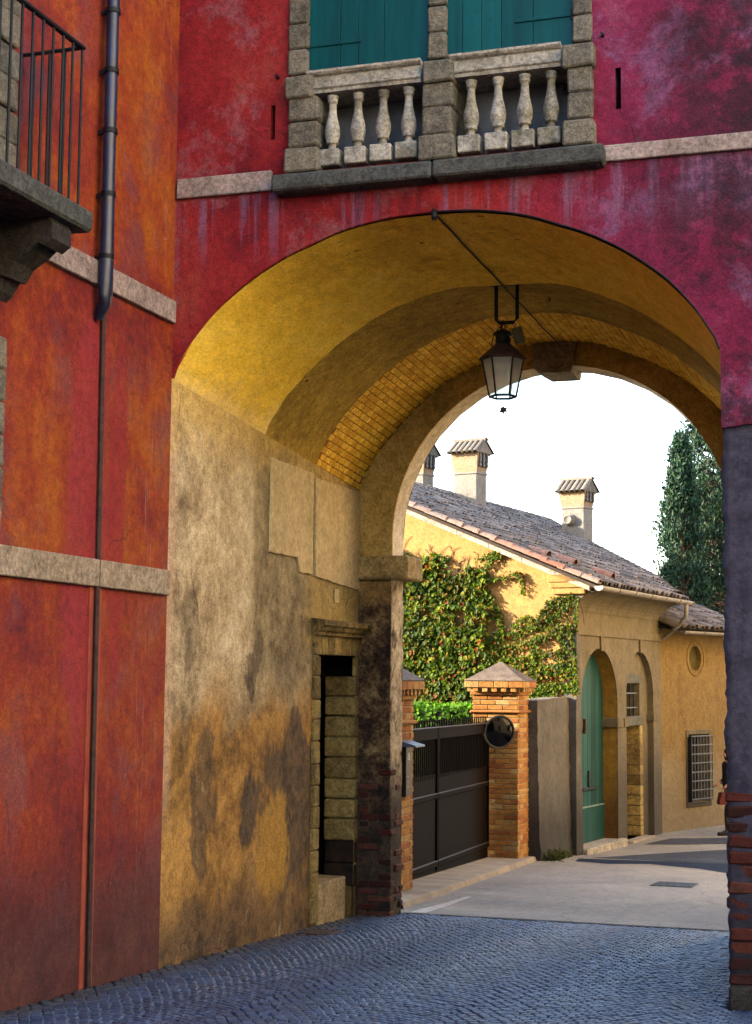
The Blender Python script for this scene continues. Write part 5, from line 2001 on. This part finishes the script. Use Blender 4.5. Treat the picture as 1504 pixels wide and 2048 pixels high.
chimney(roof1, Vector((-9.23, 35.63, 5.60)), .60, .47, .85, .48, .30)
chimney(roof1, Vector((-7.37, 39.1, 5.04)), .62, .48, .92, .40, .32, 17, True)
chimney(roof1, Vector((-10.72, 36.3, 5.75)), .60, .47, .80, .48, .30)

# gutter, brackets, downspout
b = MB()
gz, gnn = 3.255, .60
NS = 10
gut = lambda a, t, r=.075: HF(a, gnn + r * math.cos(math.pi + t), gz + r * math.sin(math.pi + t))
aL = [-.47 + (5.30 + .47) * k / 6 for k in range(7)]
for a0, a1 in zip(aL, aL[1:]):
    for k in range(NS):
        t0, t1 = math.pi * k / NS, math.pi * (k + 1) / NS
        b.add([gut(a0, t0), gut(a1, t0), gut(a1, t1), gut(a0, t1)], [(0, 1, 2, 3)], True)
gt1 = b.build('gutter', ZINC, hs)
b = MB()
b.add([gut(-.472, math.pi * k / 12) for k in range(13)], [tuple(range(13))])
b.build('gutter_end', simple('pale_gutter_end', (.66, .62, .55), (.55, .5, .44), 8, .6), gt1)
for a0 in aL:
    b = MB()
    b.tube([gut(a0, math.pi * k / 10, .082) for k in range(11)], .010, 5)
    b.build('joint_ring', ZINC, gt1)
b = MB()
b.tube([HF(5.02, gnn, 3.20), HF(5.02, gnn - .02, 2.95), HF(5.05, gnn - .14, 2.80), HF(5.12, .22, 2.62), HF(5.16, .08, 2.52)], .042, 10)
b.build('downspout', ZINC, gt1)

# green coach door in the first arch
dp_ = .30
b = MB()
NP = 9
dr = None
b.box(.31, 2.36, -dp_ - .06, -dp_, -1.5, 2.3, 0, HF)
dr = b.build('coach_door', GDOOR, hs)
for k in range(NP):
    a0, a1 = .33 + k * 2.02 / NP, .33 + (k + 1) * 2.02 / NP - .008
    b = MB(HF)
    b.box(a0, a1, -dp_, -dp_ + .02, -.62, 2.25, .004)
    b.build('plank', GDOOR, dr)
b = MB(HF)
b.box(.33, 2.34, -dp_, -dp_ + .035, -1.42, -.64, .006)
b.build('kick_panel', GDOOR, dr)
b = MB(HF)
b.box(.33, 2.34, -dp_, -dp_ + .05, -.645, -.615, .006)
b.build('rail', simple('pale_green_rail', (.22, .32, .33), (.12, .2, .2), 8, .6), dr)
b = MB(HF)
b.box(1.1, 1.95, -dp_ + .02, -dp_ + .06, -.33, -.28, .006)
b.box(1.45, 1.50, -dp_ + .02, -dp_ + .05, -.3, .02, .006)
b.build('bolt', IRON, dr)
b = MB(HF)
b.box(.28, 2.55, -dp_, .12, -1.52, -1.26, .015)
b.build('threshold', mat_stone('pale_threshold', (.50, .47, .43), (.32, .30, .29), (.15, .14, .14), 5, .2), hs)
b = MB(HF)
b.box(.30, .34, .02, .09, .72, .98, .01)
b.build('lamp_box', RUST, hs)
# second arch: blind recess with barred light and doorway
b = MB()
wall(b, lambda a, z, d: HF(a, -.12 - d, z), 2.9, 4.66, -1.5, 2.3, [rect_hole(3.12, 4.12, -1.36, .78, .28), rect_hole(3.12, 4.12, .97, 1.6, .28)])
b.build('recess_wall', HOUSEF, hs)
b = MB(HF)
b.box(3.0, 4.3, -.50, -.40, -1.5, 1.7)
b.build('dark_interior', DARK, hs)
for z0, z1_ in ((.78, .97), (1.6, 1.76)):
    b = MB(HF)
    b.box(3.05, 4.2, -.38, -.095, z0, z1_, .01)
    b.build('lintel', STONE_D, hs)
for k in range(11):
    z0 = -1.36 + k * .195
    b = MB(HF)
    b.box(4.115, 4.3, -.39, -.112, z0 + .004, z0 + .19, .008, j=.003)
    b.build('jamb_block', DOORST, hs)
for k in range(4):
    b = MB(HF)
    b.box(3.2 + k * .25, 3.22 + k * .25, -.20, -.18, .97, 1.6)
    b.build('bar', IRON, hs)
for z0 in (1.12, 1.40):
    b = MB(HF)
    b.box(3.12, 4.12, -.215, -.165, z0, z0 + .02)
    b.build('bar', STEEL, hs)
b = MB(HF)
b.box(3.0, 4.4, -.4, .1, -1.55, -1.36, .015)
b.build('doorstep', CONC, hs)

# ------------------------------------------------------------------ far yellow house round the bend
a2 = R(22)
u2, n2 = Vector((math.sin(a2), math.cos(a2), 0)), Vector((math.cos(a2), -math.sin(a2), 0))
P2 = HF(5.22, -.05, 0)
H2 = Fr(P2, u2, n2)
h2 = empty('yellow_house', H2(1.6, -1.5, -1.4), 'low yellow house with round window and barred window at the road bend', 'house')
b = MB()
wall(b, lambda a, z, d: H2(a, -d, z), 0, 3.4, -1.6, 2.85, [round_hole(1.52, 2.13, .26, .12), rect_hole(1.17, 2.03, -.86, .54, .25)])
b.quad(H2(3.4, 0, -1.6), H2(3.4, -5, -1.6), H2(3.4, -5, 2.85), H2(3.4, 0, 2.85))
b.add([H2(3.4, .0, 2.8), H2(3.4, -2.6, 3.75), H2(3.4, -5, 2.85)], [(0, 1, 2)])
b.build('wall', HOUSE2, h2)
b = MB()
b.add([H2(1.52 + .27 * math.cos(t), -.11, 2.13 + .27 * math.sin(t)) for t in [k * math.pi / 12 for k in range(24)]], [tuple(range(24))])
b.build('round_window', simple('olive_blind', (.10, .085, .02), (.05, .042, .012), 6, .8), h2)
b = MB()
b.tube([H2(1.52 + .36 * math.cos(t), .0, 2.13 + .36 * math.sin(t)) for t in [k * math.pi / 16 for k in range(33)]], .022, 6, False)
b.build('window_ring', HOUSE2, h2)
b = MB()
b.quad(H2(1.17, -.24, -.86), H2(2.03, -.24, -.86), H2(2.03, -.24, .54), H2(1.17, -.24, .54))
wd = b.build('window', DARK, h2)
for (a0, a1, z0, z1_) in ((1.07, 1.165, -.95, .64), (2.035, 2.12, -.95, .64), (1.165, 2.035, .545, .64), (1.165, 2.035, -.95, -.865)):
    b = MB(H2)
    b.box(a0, a1, -.05, .025, z0, z1_, .008)
    b.build('surround', HOUSEF, h2)
gr = MB(H2)
gr.box(1.10, 1.12, .0, .12, -.84, .50)
grid_ = gr.build('grille', IRON, h2)
for k in range(8):
    a0 = 1.12 + k * .127
    b = MB(H2)
    b.box(a0 - .009, a0 + .009, .10, .12, -.82, .52)
    b.build('bar', STEEL, grid_)
for k in range(8):
    z0 = -.78 + k * .185
    b = MB(H2)
    b.box(1.10, 2.03, .095, .125, z0 - .011, z0 + .011)
    b.build('bar', STEEL, grid_)
S2 = .40
rz2 = lambda n_: 2.72 + S2 * (.42 - n_)
b = MB()
for dz_ in (0, -.06):
    b.quad(H2(-.2, .45, rz2(.45) + dz_), H2(3.5, .45, rz2(.45) + dz_), H2(3.5, -2.6, rz2(-2.6) + dz_), H2(-.2, -2.6, rz2(-2.6) + dz_))
b.quad(H2(-.2, -2.6, rz2(-2.6)), H2(3.5, -2.6, rz2(-2.6)), H2(3.5, -5.6, rz2(.4)), H2(-.2, -5.6, rz2(.4)))
b.quad(H2(3.5, .45, rz2(.45)), H2(3.5, -2.6, rz2(-2.6)), H2(3.5, -2.6, rz2(-2.6) - .06), H2(3.5, .45, rz2(.45) - .06))
roof2 = b.build('roof', ROOFB, h2)
es2 = (H2(0, -1, rz2(-1)) - H2(0, 0, rz2(0))).normalized()
en2 = u2.cross(es2).normalized()
if en2.z < 0:
    en2 = -en2
sl2 = (H2(0, -2.6, rz2(-2.6)) - H2(0, .47, rz2(.47))).length
tile_roof(roof2, H2(-.1, .47, rz2(.47)), u2, es2, en2, 18, int(sl2 / .335) + 1, lambda a, s: s < sl2 - .1)
b = MB()
gut2 = lambda a, t, r=.065: H2(a, .52 + r * math.cos(math.pi + t), 2.665 + r * math.sin(math.pi + t))
for a0, a1 in ((.08, .9), (.9, 1.75), (1.75, 2.6), (2.6, 3.5)):
    for k in range(8):
        t0, t1 = math.pi * k / 8, math.pi * (k + 1) / 8
        b.add([gut2(a0, t0), gut2(a1, t0), gut2(a1, t1), gut2(a0, t1)], [(0, 1, 2, 3)], True)
g2 = b.build('gutter', ZINC, h2)
b = MB()
b.add([gut2(.08, math.pi * k / 10) for k in range(11)], [tuple(range(11))])
b.build('gutter_end', ZINC, g2)
for a0 in (.9, 1.75, 2.6):
    b = MB()
    b.tube([gut2(a0, math.pi * k / 8, .072) for k in range(9)], .009, 5)
    b.build('joint_ring', ZINC, g2)
b = MB(H2)
b.box(-.3, .12, -.8, .1, 2.72, 2.8)
b.build('eave_board', ROOFB, h2)

# ------------------------------------------------------------------ house added unseen behind the right pier to bounce sun into the passage
rs = empty('added_cream_house', (2.2, 28, -1.3), 'added cream house hidden behind the right pier, bounces sun into the passage', 'house')
b = MB()
mpR = lambda a, z, d: Vector((.6 + d + max(0, a - 27) * .3, a, z))
holes = []
for k in range(5):
    ya = 20.2 + k * 4.2
    holes += [rect_hole(ya, ya + 1.1, 3.1, 4.8, .2), rect_hole(ya, ya + 1.1, -.2, 1.3, .2)]
wall(b, mpR, 17.5, 42, -1.6, 8.2, holes, brk=[27])
b.quad((.6, 17.5, -1.6), (9, 17.5, -1.6), (9, 17.5, 8.2), (.6, 17.5, 8.2))
b.quad((.6, 17.5, 8.2), (9, 17.5, 8.2), (12.3, 42, 8.2), (5.1, 42, 8.2))
b.build('wall', mat_house('bounce_cream_plaster', (.60, .46, .26), (.52, .38, .2), (.42, .3, .16), -9), rs)
for h_ in holes:
    b = MB()
    a0, a1, z0, z1_ = h_['a0'], h_['a1'], h_['lo'](0), h_['hi'](0)
    b.quad(mpR(a0, z0, .19), mpR(a1, z0, .19), mpR(a1, z1_, .19), mpR(a0, z1_, .19))
    b.build('window', GDOOR, rs)

# ------------------------------------------------------------------ house added out of frame at right to bounce warm sun into the vault
rq = empty('added_town_house', (11, 0, 0), 'tall pale house added out of frame at right, bounces sun into the vault', 'house')
b = MB()
mpQ = lambda a, z, d: Vector((9.5 + d, a, z))
holes = []
for k in range(4):
    ya = -8.0 + k * 4.2
    holes += [rect_hole(ya, ya + 1.1, 1.0, 2.8, .2), rect_hole(ya, ya + 1.1, 4.6, 6.6, .2), rect_hole(ya, ya + 1.1, 8.4, 10.2, .2)]
wall(b, mpQ, -12, 9.0, -1.0, 13.0, holes)
b.box(9.75, 20, -12, 9.0, -1.0, 13.0)
b.build('wall', mat_house('bounce_pale_plaster', (.80, .68, .46), (.72, .58, .36), (.6, .45, .28), -9), rq)
for h_ in holes:
    b = MB()
    a0, a1, z0, z1_ = h_['a0'], h_['a1'], h_['lo'](0), h_['hi'](0)
    b.quad(mpQ(a0, z0, .19), mpQ(a1, z0, .19), mpQ(a1, z1_, .19), mpQ(a0, z1_, .19))
    b.build('window', GDOOR, rq)

# ------------------------------------------------------------------ vegetation
def leaf(mb, p, nrm, up, size, asp=.8, fold=.25):
    side = nrm.cross(up)
    if side.length < 1e-4:
        side = nrm.cross(Vector((1, 0, .1)))
    side.normalize()
    up2 = side.cross(nrm).normalized()
    h, w = size, size * asp * .5
    mb.add([p, p + up2 * h * .45 + side * w + nrm * size * fold * .4, p + up2 * h, p + up2 * h * .45 - side * w + nrm * size * fold * .4], [(0, 1, 2), (0, 2, 3)])


def rv(s=1.0):
    return Vector((random.gauss(0, s), random.gauss(0, s), random.gauss(0, s)))


IVY = mat_leaf('creeper_leaf', [(0.0, (.022, .055, .004)), (.3, (.055, .125, .006)), (.6, (.125, .21, .008)), (.84, (.23, .27, .010)), (.93, (.28, .13, .012)), (.985, (.28, .04, .012))], .4)
HEDGE = mat_leaf('hedge_leaf', [(0.0, (.04, .13, .006)), (.5, (.08, .24, .008)), (1.0, (.15, .34, .012))], .4)
CYP = mat_leaf('cypress_spray', [(0.0, (.006, .022, .016)), (.45, (.012, .048, .030)), (.8, (.022, .075, .038)), (1.0, (.05, .10, .04))], .15)
WEED = mat_leaf('weed_leaf', [(0.0, (.06, .08, .02)), (.6, (.12, .14, .04)), (1.0, (.20, .18, .07))])
STEM = simple('woody_stem', (.12, .075, .045), (.06, .035, .025), 20, .9, .5)

# pixel-free layout of the creeper: (n, z) on the gable, n grows towards the street corner
px2 = lambda x, y: ((x - 1148) / 102.0, 1.65 + (1361 - y) / (115 + (x - 1148) / 55.0))
cr = empty('wall_creeper', HF(-.1, -2.5, -1.2), 'green creeper with reddish leaves climbing the sunny gable', 'creeper')
lv_ = MB()
gout = -hu


def creep(n_, z, size, depth):
    p = HF(0, n_, z) + gout * depth
    nrm = (gout * 1.0 + rv(.45) + Vector((0, 0, .35))).normalized()
    leaf(lv_, p, nrm, (Vector((0, 0, -1)) + rv(.55)), size)


top = [(-4.6, 4.1), (-3.4, 4.05), (-3.25, 3.95), (-2.95, 3.80), (-2.6, 3.95), (-2.35, 3.80), (-2.15, 3.55), (-1.95, 3.75), (-1.7, 3.60), (-1.55, 3.5), (-1.40, 3.6)]
for _ in range(19000):
    n_ = random.uniform(-4.6, -1.62)
    zt2 = interp_lin(n_, top)
    z = .6 + (zt2 - .6) * (1 - random.random() ** 1.15 * 1.0)
    if n_ > -1.85 and z < 3.0 and mnoise.noise(Vector((n_ * 3, z * 3, 4))) < -.1:
        continue
    if z > 2.2 and mnoise.noise(Vector((n_ * 2.6, z * 2.6, 9))) < (-.62 + (z - 2.2) * (.30 if n_ > -2.7 else .14)):
        continue
    if mnoise.noise(Vector((n_ * 4.5, z * 1.6, 2))) < -.58:
        continue
    creep(n_, z, random.choice((.035, .05, .06, .075, .11)) * random.uniform(.85, 1.2), random.uniform(.01, .22) * (1 if z < 3 else .6))
strokes = [
    # arms of the vine, in photo-measured gable positions: points, half width, leaves
    ([(965, 1168), (1000, 1160), (1030, 1150), (1045, 1148), (1049, 1168), (1050, 1192)], .055, 210),
    ([(975, 1185), (993, 1195), (985, 1215), (1000, 1222)], .06, 110), ([(975, 1230), (1005, 1238), (1012, 1265), (990, 1270)], .07, 130),
    ([(1000, 1215), (1008, 1232), (1013, 1262)], .05, 70),
    ([(972, 1290), (1010, 1276), (1050, 1262), (1090, 1245), (1120, 1225), (1142, 1205)], .11, 560),
    ([(1030, 1255), (1060, 1235), (1085, 1245)], .07, 130), ([(1085, 1235), (1105, 1215), (1130, 1200), (1146, 1190)], .08, 220),
    ([(1085, 1230), (1100, 1205), (1122, 1195)], .045, 90),
    ([(975, 1310), (1020, 1300), (1070, 1285), (1110, 1262), (1140, 1250)], .12, 560), ([(980, 1330), (1030, 1318), (1080, 1312), (1140, 1300)], .075, 320),
    ([(1000, 1345), (1050, 1330), (1100, 1335), (1145, 1322)], .085, 380), ([(1060, 1350), (1100, 1345), (1150, 1345)], .12, 460),
    ([(1062, 1370), (1100, 1375), (1150, 1372)], .13, 460), ([(1060, 1390), (1090, 1392), (1110, 1385)], .10, 180), ([(1075, 1285), (1070, 1310), (1075, 1340)], .08, 180),
    ([(1140, 1255), (1143, 1300), (1150, 1345), (1150, 1390)], .075, 380), ([(1120, 1270), (1130, 1290), (1120, 1320)], .09, 180),
    ([(1000, 1290), (990, 1320), (985, 1360), (970, 1390)], .10, 260), ([(945, 1150), (975, 1140), (1000, 1112), (1003, 1100)], .09, 190),
    ([(965, 1120), (985, 1112), (1008, 1104)], .07, 110), ([(1140, 1192), (1156, 1200), (1163, 1222), (1166, 1250)], .03, 60), ([(1148, 1225), (1152, 1262)], .03, 40),
]
stems = MB()
for pts_, hw, cnt in strokes:
    q = [px2(*p) for p in pts_]
    ln_ = [math.dist(a, c) for a, c in zip(q, q[1:])]
    tot = sum(ln_)
    for _ in range(int(cnt * .95)):
        t = random.random() * tot
        for (a, c, l) in zip(q, q[1:], ln_):
            if t <= l:
                break
            t -= l
        f = min(1, t / l)
        n_ = a[0] + (c[0] - a[0]) * f + random.gauss(0, hw * .42)
        z = a[1] + (c[1] - a[1]) * f + random.gauss(0, hw * .42)
        creep(min(n_, .06), z, random.uniform(.035, .07), random.uniform(.015, .09))
    stems.tube([HF(-.015, n_, z) for n_, z in q], .009, 5)
tag(lv_.build('leaves', IVY, cr), kind='stuff')
for k in range(9):
    n_ = -3.3 + k * .2
    pth = [(n_ + random.uniform(-.1, .1), -.8)]
    for z in (.2, 1.0, 1.8, 2.5, 3.1, 3.6, 3.95):
        pth.append((pth[-1][0] + random.uniform(-.14, .14), z + random.uniform(-.1, .1)))
    stems.tube([HF(-.03, a, c) for a, c in pth], [.022, .02, .018, .015, .012, .009, .006, .003], 5)
for k in range(16):      # bare twigs above the leaves
    n_ = random.uniform(-3.4, -1.5)
    z = interp_lin(n_, top) - .15
    pth = [(n_, z)]
    for _ in range(4):
        pth.append((pth[-1][0] + random.uniform(-.12, .14), pth[-1][1] + random.uniform(.02, .14)))
    stems.tube([HF(-.012, a, c) for a, c in pth], .0045, 4)
stems.build('stems', STEM, cr)

# clipped hedge behind the gate
hd = empty('hedge', (-8.2, 26.4, -1.2), 'bright green clipped hedge showing above the driveway gate', 'hedge')
hb = MB()
for _ in range(7000):
    x = random.uniform(-10.6, -6.45)
    y = random.uniform(25.9, 27.0)
    face = random.random()
    zt2 = 1.20 + .05 * mnoise.noise(Vector((x * 2, y * 2, 0)))
    if face < .45:
        p = Vector((x, y, zt2 + random.uniform(-.08, .03)))
        nr = Vector((0, -.35, 1))
    else:
        p = Vector((x, 25.9 + random.uniform(-.05, .1), random.uniform(-1.0, zt2)))
        nr = Vector((0, -1, .5))
    leaf(hb, p, (nr + rv(.5)).normalized(), rv(1), random.uniform(.05, .09))
tag(hb.build('leaves', HEDGE, hd), kind='stuff')
b = MB()
b.box(-10.5, -6.5, 26.0, 26.95, -1.3, 1.1)
b.build('inner_twigs', simple('hedge_core', (.02, .035, .01), (.01, .018, .006), 12, .95), hd)


def cypress(name, base, h, rad, label, count, seed):
    random.seed(seed)
    t = empty(name, base, label, 'tree', 'cypress trees behind the roofs')
    b = MB()
    b.tube([base, base + Vector((.03, .02, h * .4)), base + Vector((0, .03, h * .85))], [.16, .11, .03], 8)
    b.build('trunk', STEM, t)
    mb = MB()
    lim = MB()
    ncl = count
    for i in range(ncl):
        f = random.random() ** .85
        zz = .12 + .88 * f
        prof = rad * (min(1, (1 - zz) * 2.6) ** .75) * (.55 + .45 * min(1, zz * 4)) * (1 + .30 * mnoise.noise(Vector((zz * 7, seed, 0))))
        th = random.uniform(0, 2 * math.pi)
        rr = prof * (.45 + .6 * random.random() ** .5) * (1 + .28 * mnoise.noise(Vector((math.cos(th) * 1.6, math.sin(th) * 1.6, zz * 9 + seed))))
        c = base + Vector((rr * math.cos(th), rr * math.sin(th), zz * h))
        if mnoise.noise(c * 1.5) < -.22 and zz < .8:
            continue
        if i % 10 == 0:
            lim.tube([base + Vector((0, 0, max(.3, zz * h - .5))), c], [.03, .008], 4, False)
        out = Vector((math.cos(th) * .7, math.sin(th) * .7, 1.0)).normalized()
        sz = random.uniform(.10, .20)
        for _ in range(11):
            p = c + rv(sz * .6)
            sd = (out + rv(.35)).normalized()
            leaf(mb, p, (Vector((math.cos(th), math.sin(th), 0)) + rv(.6)).normalized(), sd, random.uniform(.07, .19), .42, .2)
    tag(mb.build('crown', CYP, t), kind='stuff')
    lim.build('limbs', STEM, t)
    return t


cypress('cypress_tree', Vector((-5.60, 44.0, -1.4)), 9.75, .62, 'slender young cypress with its tip standing clear, left of the larger one', 1700, 11)
cypress('cypress_tree', Vector((-4.55, 46.5, -1.4)), 13.0, 1.75, 'tall dense dark cypress rising behind the low roof', 7500, 12)
cypress('cypress_tree', Vector((-5.45, 48.5, -1.4)), 9.0, 1.35, 'lower bluish cypress filling the gap between the other two', 4000, 13)
random.seed(5)
wd_ = empty('weed_tuft', (-5.45, 26.3, -1.3), 'dry weeds at the foot of the grey garden wall', 'weeds')
wb = MB()
for _ in range(420):
    y = random.gauss(26.2, .35)
    if not 25.7 < y < 27.4:
        continue
    p = Vector((-5.50 + random.uniform(0, .16), y, ground_z(y) + random.uniform(-.01, .05)))
    leaf(wb, p, (rv(1)).normalized(), Vector((0, 0, 1)) + rv(.5), random.uniform(.05, .17), .3)
tag(wb.build('leaves', WEED, wd_), kind='stuff')

# ------------------------------------------------------------------ person with handbag
pe_o = Vector((-3.265, 32.9, -1.40))
fwd = Vector((-.80, -.60, 0)).normalized()
lft = Vector((-fwd.y, fwd.x, 0))
PF = Fr(pe_o, fwd, lft)


def skin_body(name, nodes, edges, mat, parent, levels=2):
    bm = bmesh.new()
    lay = bm.verts.layers.skin.verify()
    vs = {}
    for k, (p, r, root) in nodes.items():
        v = bm.verts.new(PF(*p))
        v[lay].radius = (r, r) if not isinstance(r, tuple) else r
        v[lay].use_root = root
        vs[k] = v
    for a, c in edges:
        bm.edges.new((vs[a], vs[c]))
    me = bpy.data.meshes.new(name)
    bm.to_mesh(me)
    bm.free()
    me.materials.append(mat)
    o = put_mesh(name, me, parent)
    sk = o.modifiers.new('Skin', 'SKIN')
    sk.use_smooth_shade = True
    sb = o.modifiers.new('Subdivision', 'SUBSURF')
    sb.levels = sb.render_levels = levels
    return o


pe = empty('person', pe_o, 'person in dark jacket and trousers half hidden behind the right pier', 'person')
SKM = Mt('skin_and_trousers', .7)
_, _, pz_ = SKM.xyz()
SKIN = SKM.out(SKM.mix(SKM.ss(pz_, -1.4 + .80, -1.4 + .84), (.015, .016, .022), (.45, .24, .15)))
N_ = {'pel': ((0, 0, .95), (.15, .12), True), 'sp': ((0, 0, 1.15), (.13, .11), False), 'ch': ((.01, 0, 1.33), (.16, .12), False), 'nk': ((.02, 0, 1.46), .055, False),
      'hd0': ((.035, 0, 1.53), .075, False), 'hd1': ((.04, 0, 1.62), .095, False), 'hd2': ((.03, 0, 1.69), .065, False), 'nose': ((.14, 0, 1.60), .018, False)}
E_ = [('pel', 'sp'), ('sp', 'ch'), ('ch', 'nk'), ('nk', 'hd0'), ('hd0', 'hd1'), ('hd1', 'hd2'), ('hd1', 'nose')]
for s, k in ((1, 'l'), (-1, 'r')):
    ft = .16 * s
    N_['hip' + k] = ((0, .09 * s, .86), .095, False)
    N_['kn' + k] = ((.06 + ft * .5, .095 * s, .48), .062, False)
    N_['an' + k] = ((-.02 + ft, .095 * s, .09), .042, False)
    N_['to' + k] = ((.15 + ft, .105 * s, .04), .034, False)
    N_['sh' + k] = ((0, .17 * s, 1.38), .058, False)
    N_['el' + k] = ((-.10, .24 * s, 1.12), .045, False)
    N_['wr' + k] = ((.13, .20 * s, 1.01), .03, False)
    N_['pa' + k] = ((.20, .19 * s, .985), .035, False)
    E_ += [('pel', 'hip' + k), ('hip' + k, 'kn' + k), ('kn' + k, 'an' + k), ('an' + k, 'to' + k), ('ch', 'sh' + k), ('sh' + k, 'el' + k), ('el' + k, 'wr' + k), ('wr' + k, 'pa' + k)]
    for f in range(4):
        N_['f%d%s' % (f, k)] = ((.245, (.19 - .025 + .017 * f) * s, .965 - .004 * abs(f - 1)), .010, False)
        N_['g%d%s' % (f, k)] = ((.255, (.19 - .025 + .017 * f) * s, .93), .009, False)
        E_ += [('pa' + k, 'f%d%s' % (f, k)), ('f%d%s' % (f, k), 'g%d%s' % (f, k))]
    N_['th' + k] = ((.215, (.15) * s, .955), .011, False)
    E_ += [('pa' + k, 'th' + k)]
body = skin_body('body', N_, E_, SKIN, pe)
JK = simple('dark_jacket', (.012, .013, .02), (.006, .006, .01), 12, .85)
NJ = {k: v for k, v in N_.items() if k in ('sp', 'ch')}
NJ = {'hem': ((0, 0, .86), (.185, .15), True), 'sp': ((0, 0, 1.1), (.165, .14), False), 'ch': ((.01, 0, 1.33), (.19, .145), False), 'col': ((.02, 0, 1.45), (.085, .08), False)}
EJ = [('hem', 'sp'), ('sp', 'ch'), ('ch', 'col')]
for s, k in ((1, 'l'), (-1, 'r')):
    NJ['sh' + k] = ((0, .18 * s, 1.385), .082, False)
    NJ['el' + k] = ((-.10, .25 * s, 1.12), .068, False)
    NJ['cu' + k] = ((.10, .205 * s, 1.02), .05, False)
    EJ += [('ch', 'sh' + k), ('sh' + k, 'el' + k), ('el' + k, 'cu' + k)]
skin_body('jacket', NJ, EJ, JK, pe)
hr = MB()
hr.lathe([(.001, .115), (.06, .10), (.095, .06), (.108, .0), (.105, -.07), (.09, -.14), (.06, -.16)], 0, 0, 14, lambda x, y, z: PF(.015 + x, y, 1.63 + z))
hr.build('hair', simple('dark_hair', (.03, .018, .012), (.015, .009, .006), 30, .7), pe)
hb_ = empty('handbag', PF(.27, .2, .62), 'dark red handbag held by the person at the right pier', 'handbag')
b = MB()
BF = Fr(PF(.25, .20, .62), fwd, lft)
b.prism([(-.13, 0), (.13, 0), (.15, .05), (.10, .24), (-.10, .24), (-.15, .05)], lambda a, z, d: BF(a, d, z), -.06, .06)
b.build('bag', simple('oxblood_leather', (.14, .02, .02), (.07, .01, .012), 10, .45), hb_, fix=True)
b = MB()
b.tube([BF(-.07, 0, .23), BF(-.05, 0, .31), BF(.0, 0, .345), BF(.05, 0, .31), BF(.07, 0, .23)], .009, 6)
b.build('handle', simple('bag_handle', (.10, .015, .015), (.05, .01, .01), 10, .5), hb_)
# person's shoes
for s, ft in ((1, .16), (-1, -.16)):
    b = MB(PF)
    b.box(-.07 + ft, .20 + ft, .105 * s - .045, .105 * s + .045, .0, .075, .02)
    b.build('shoe', JK, pe)
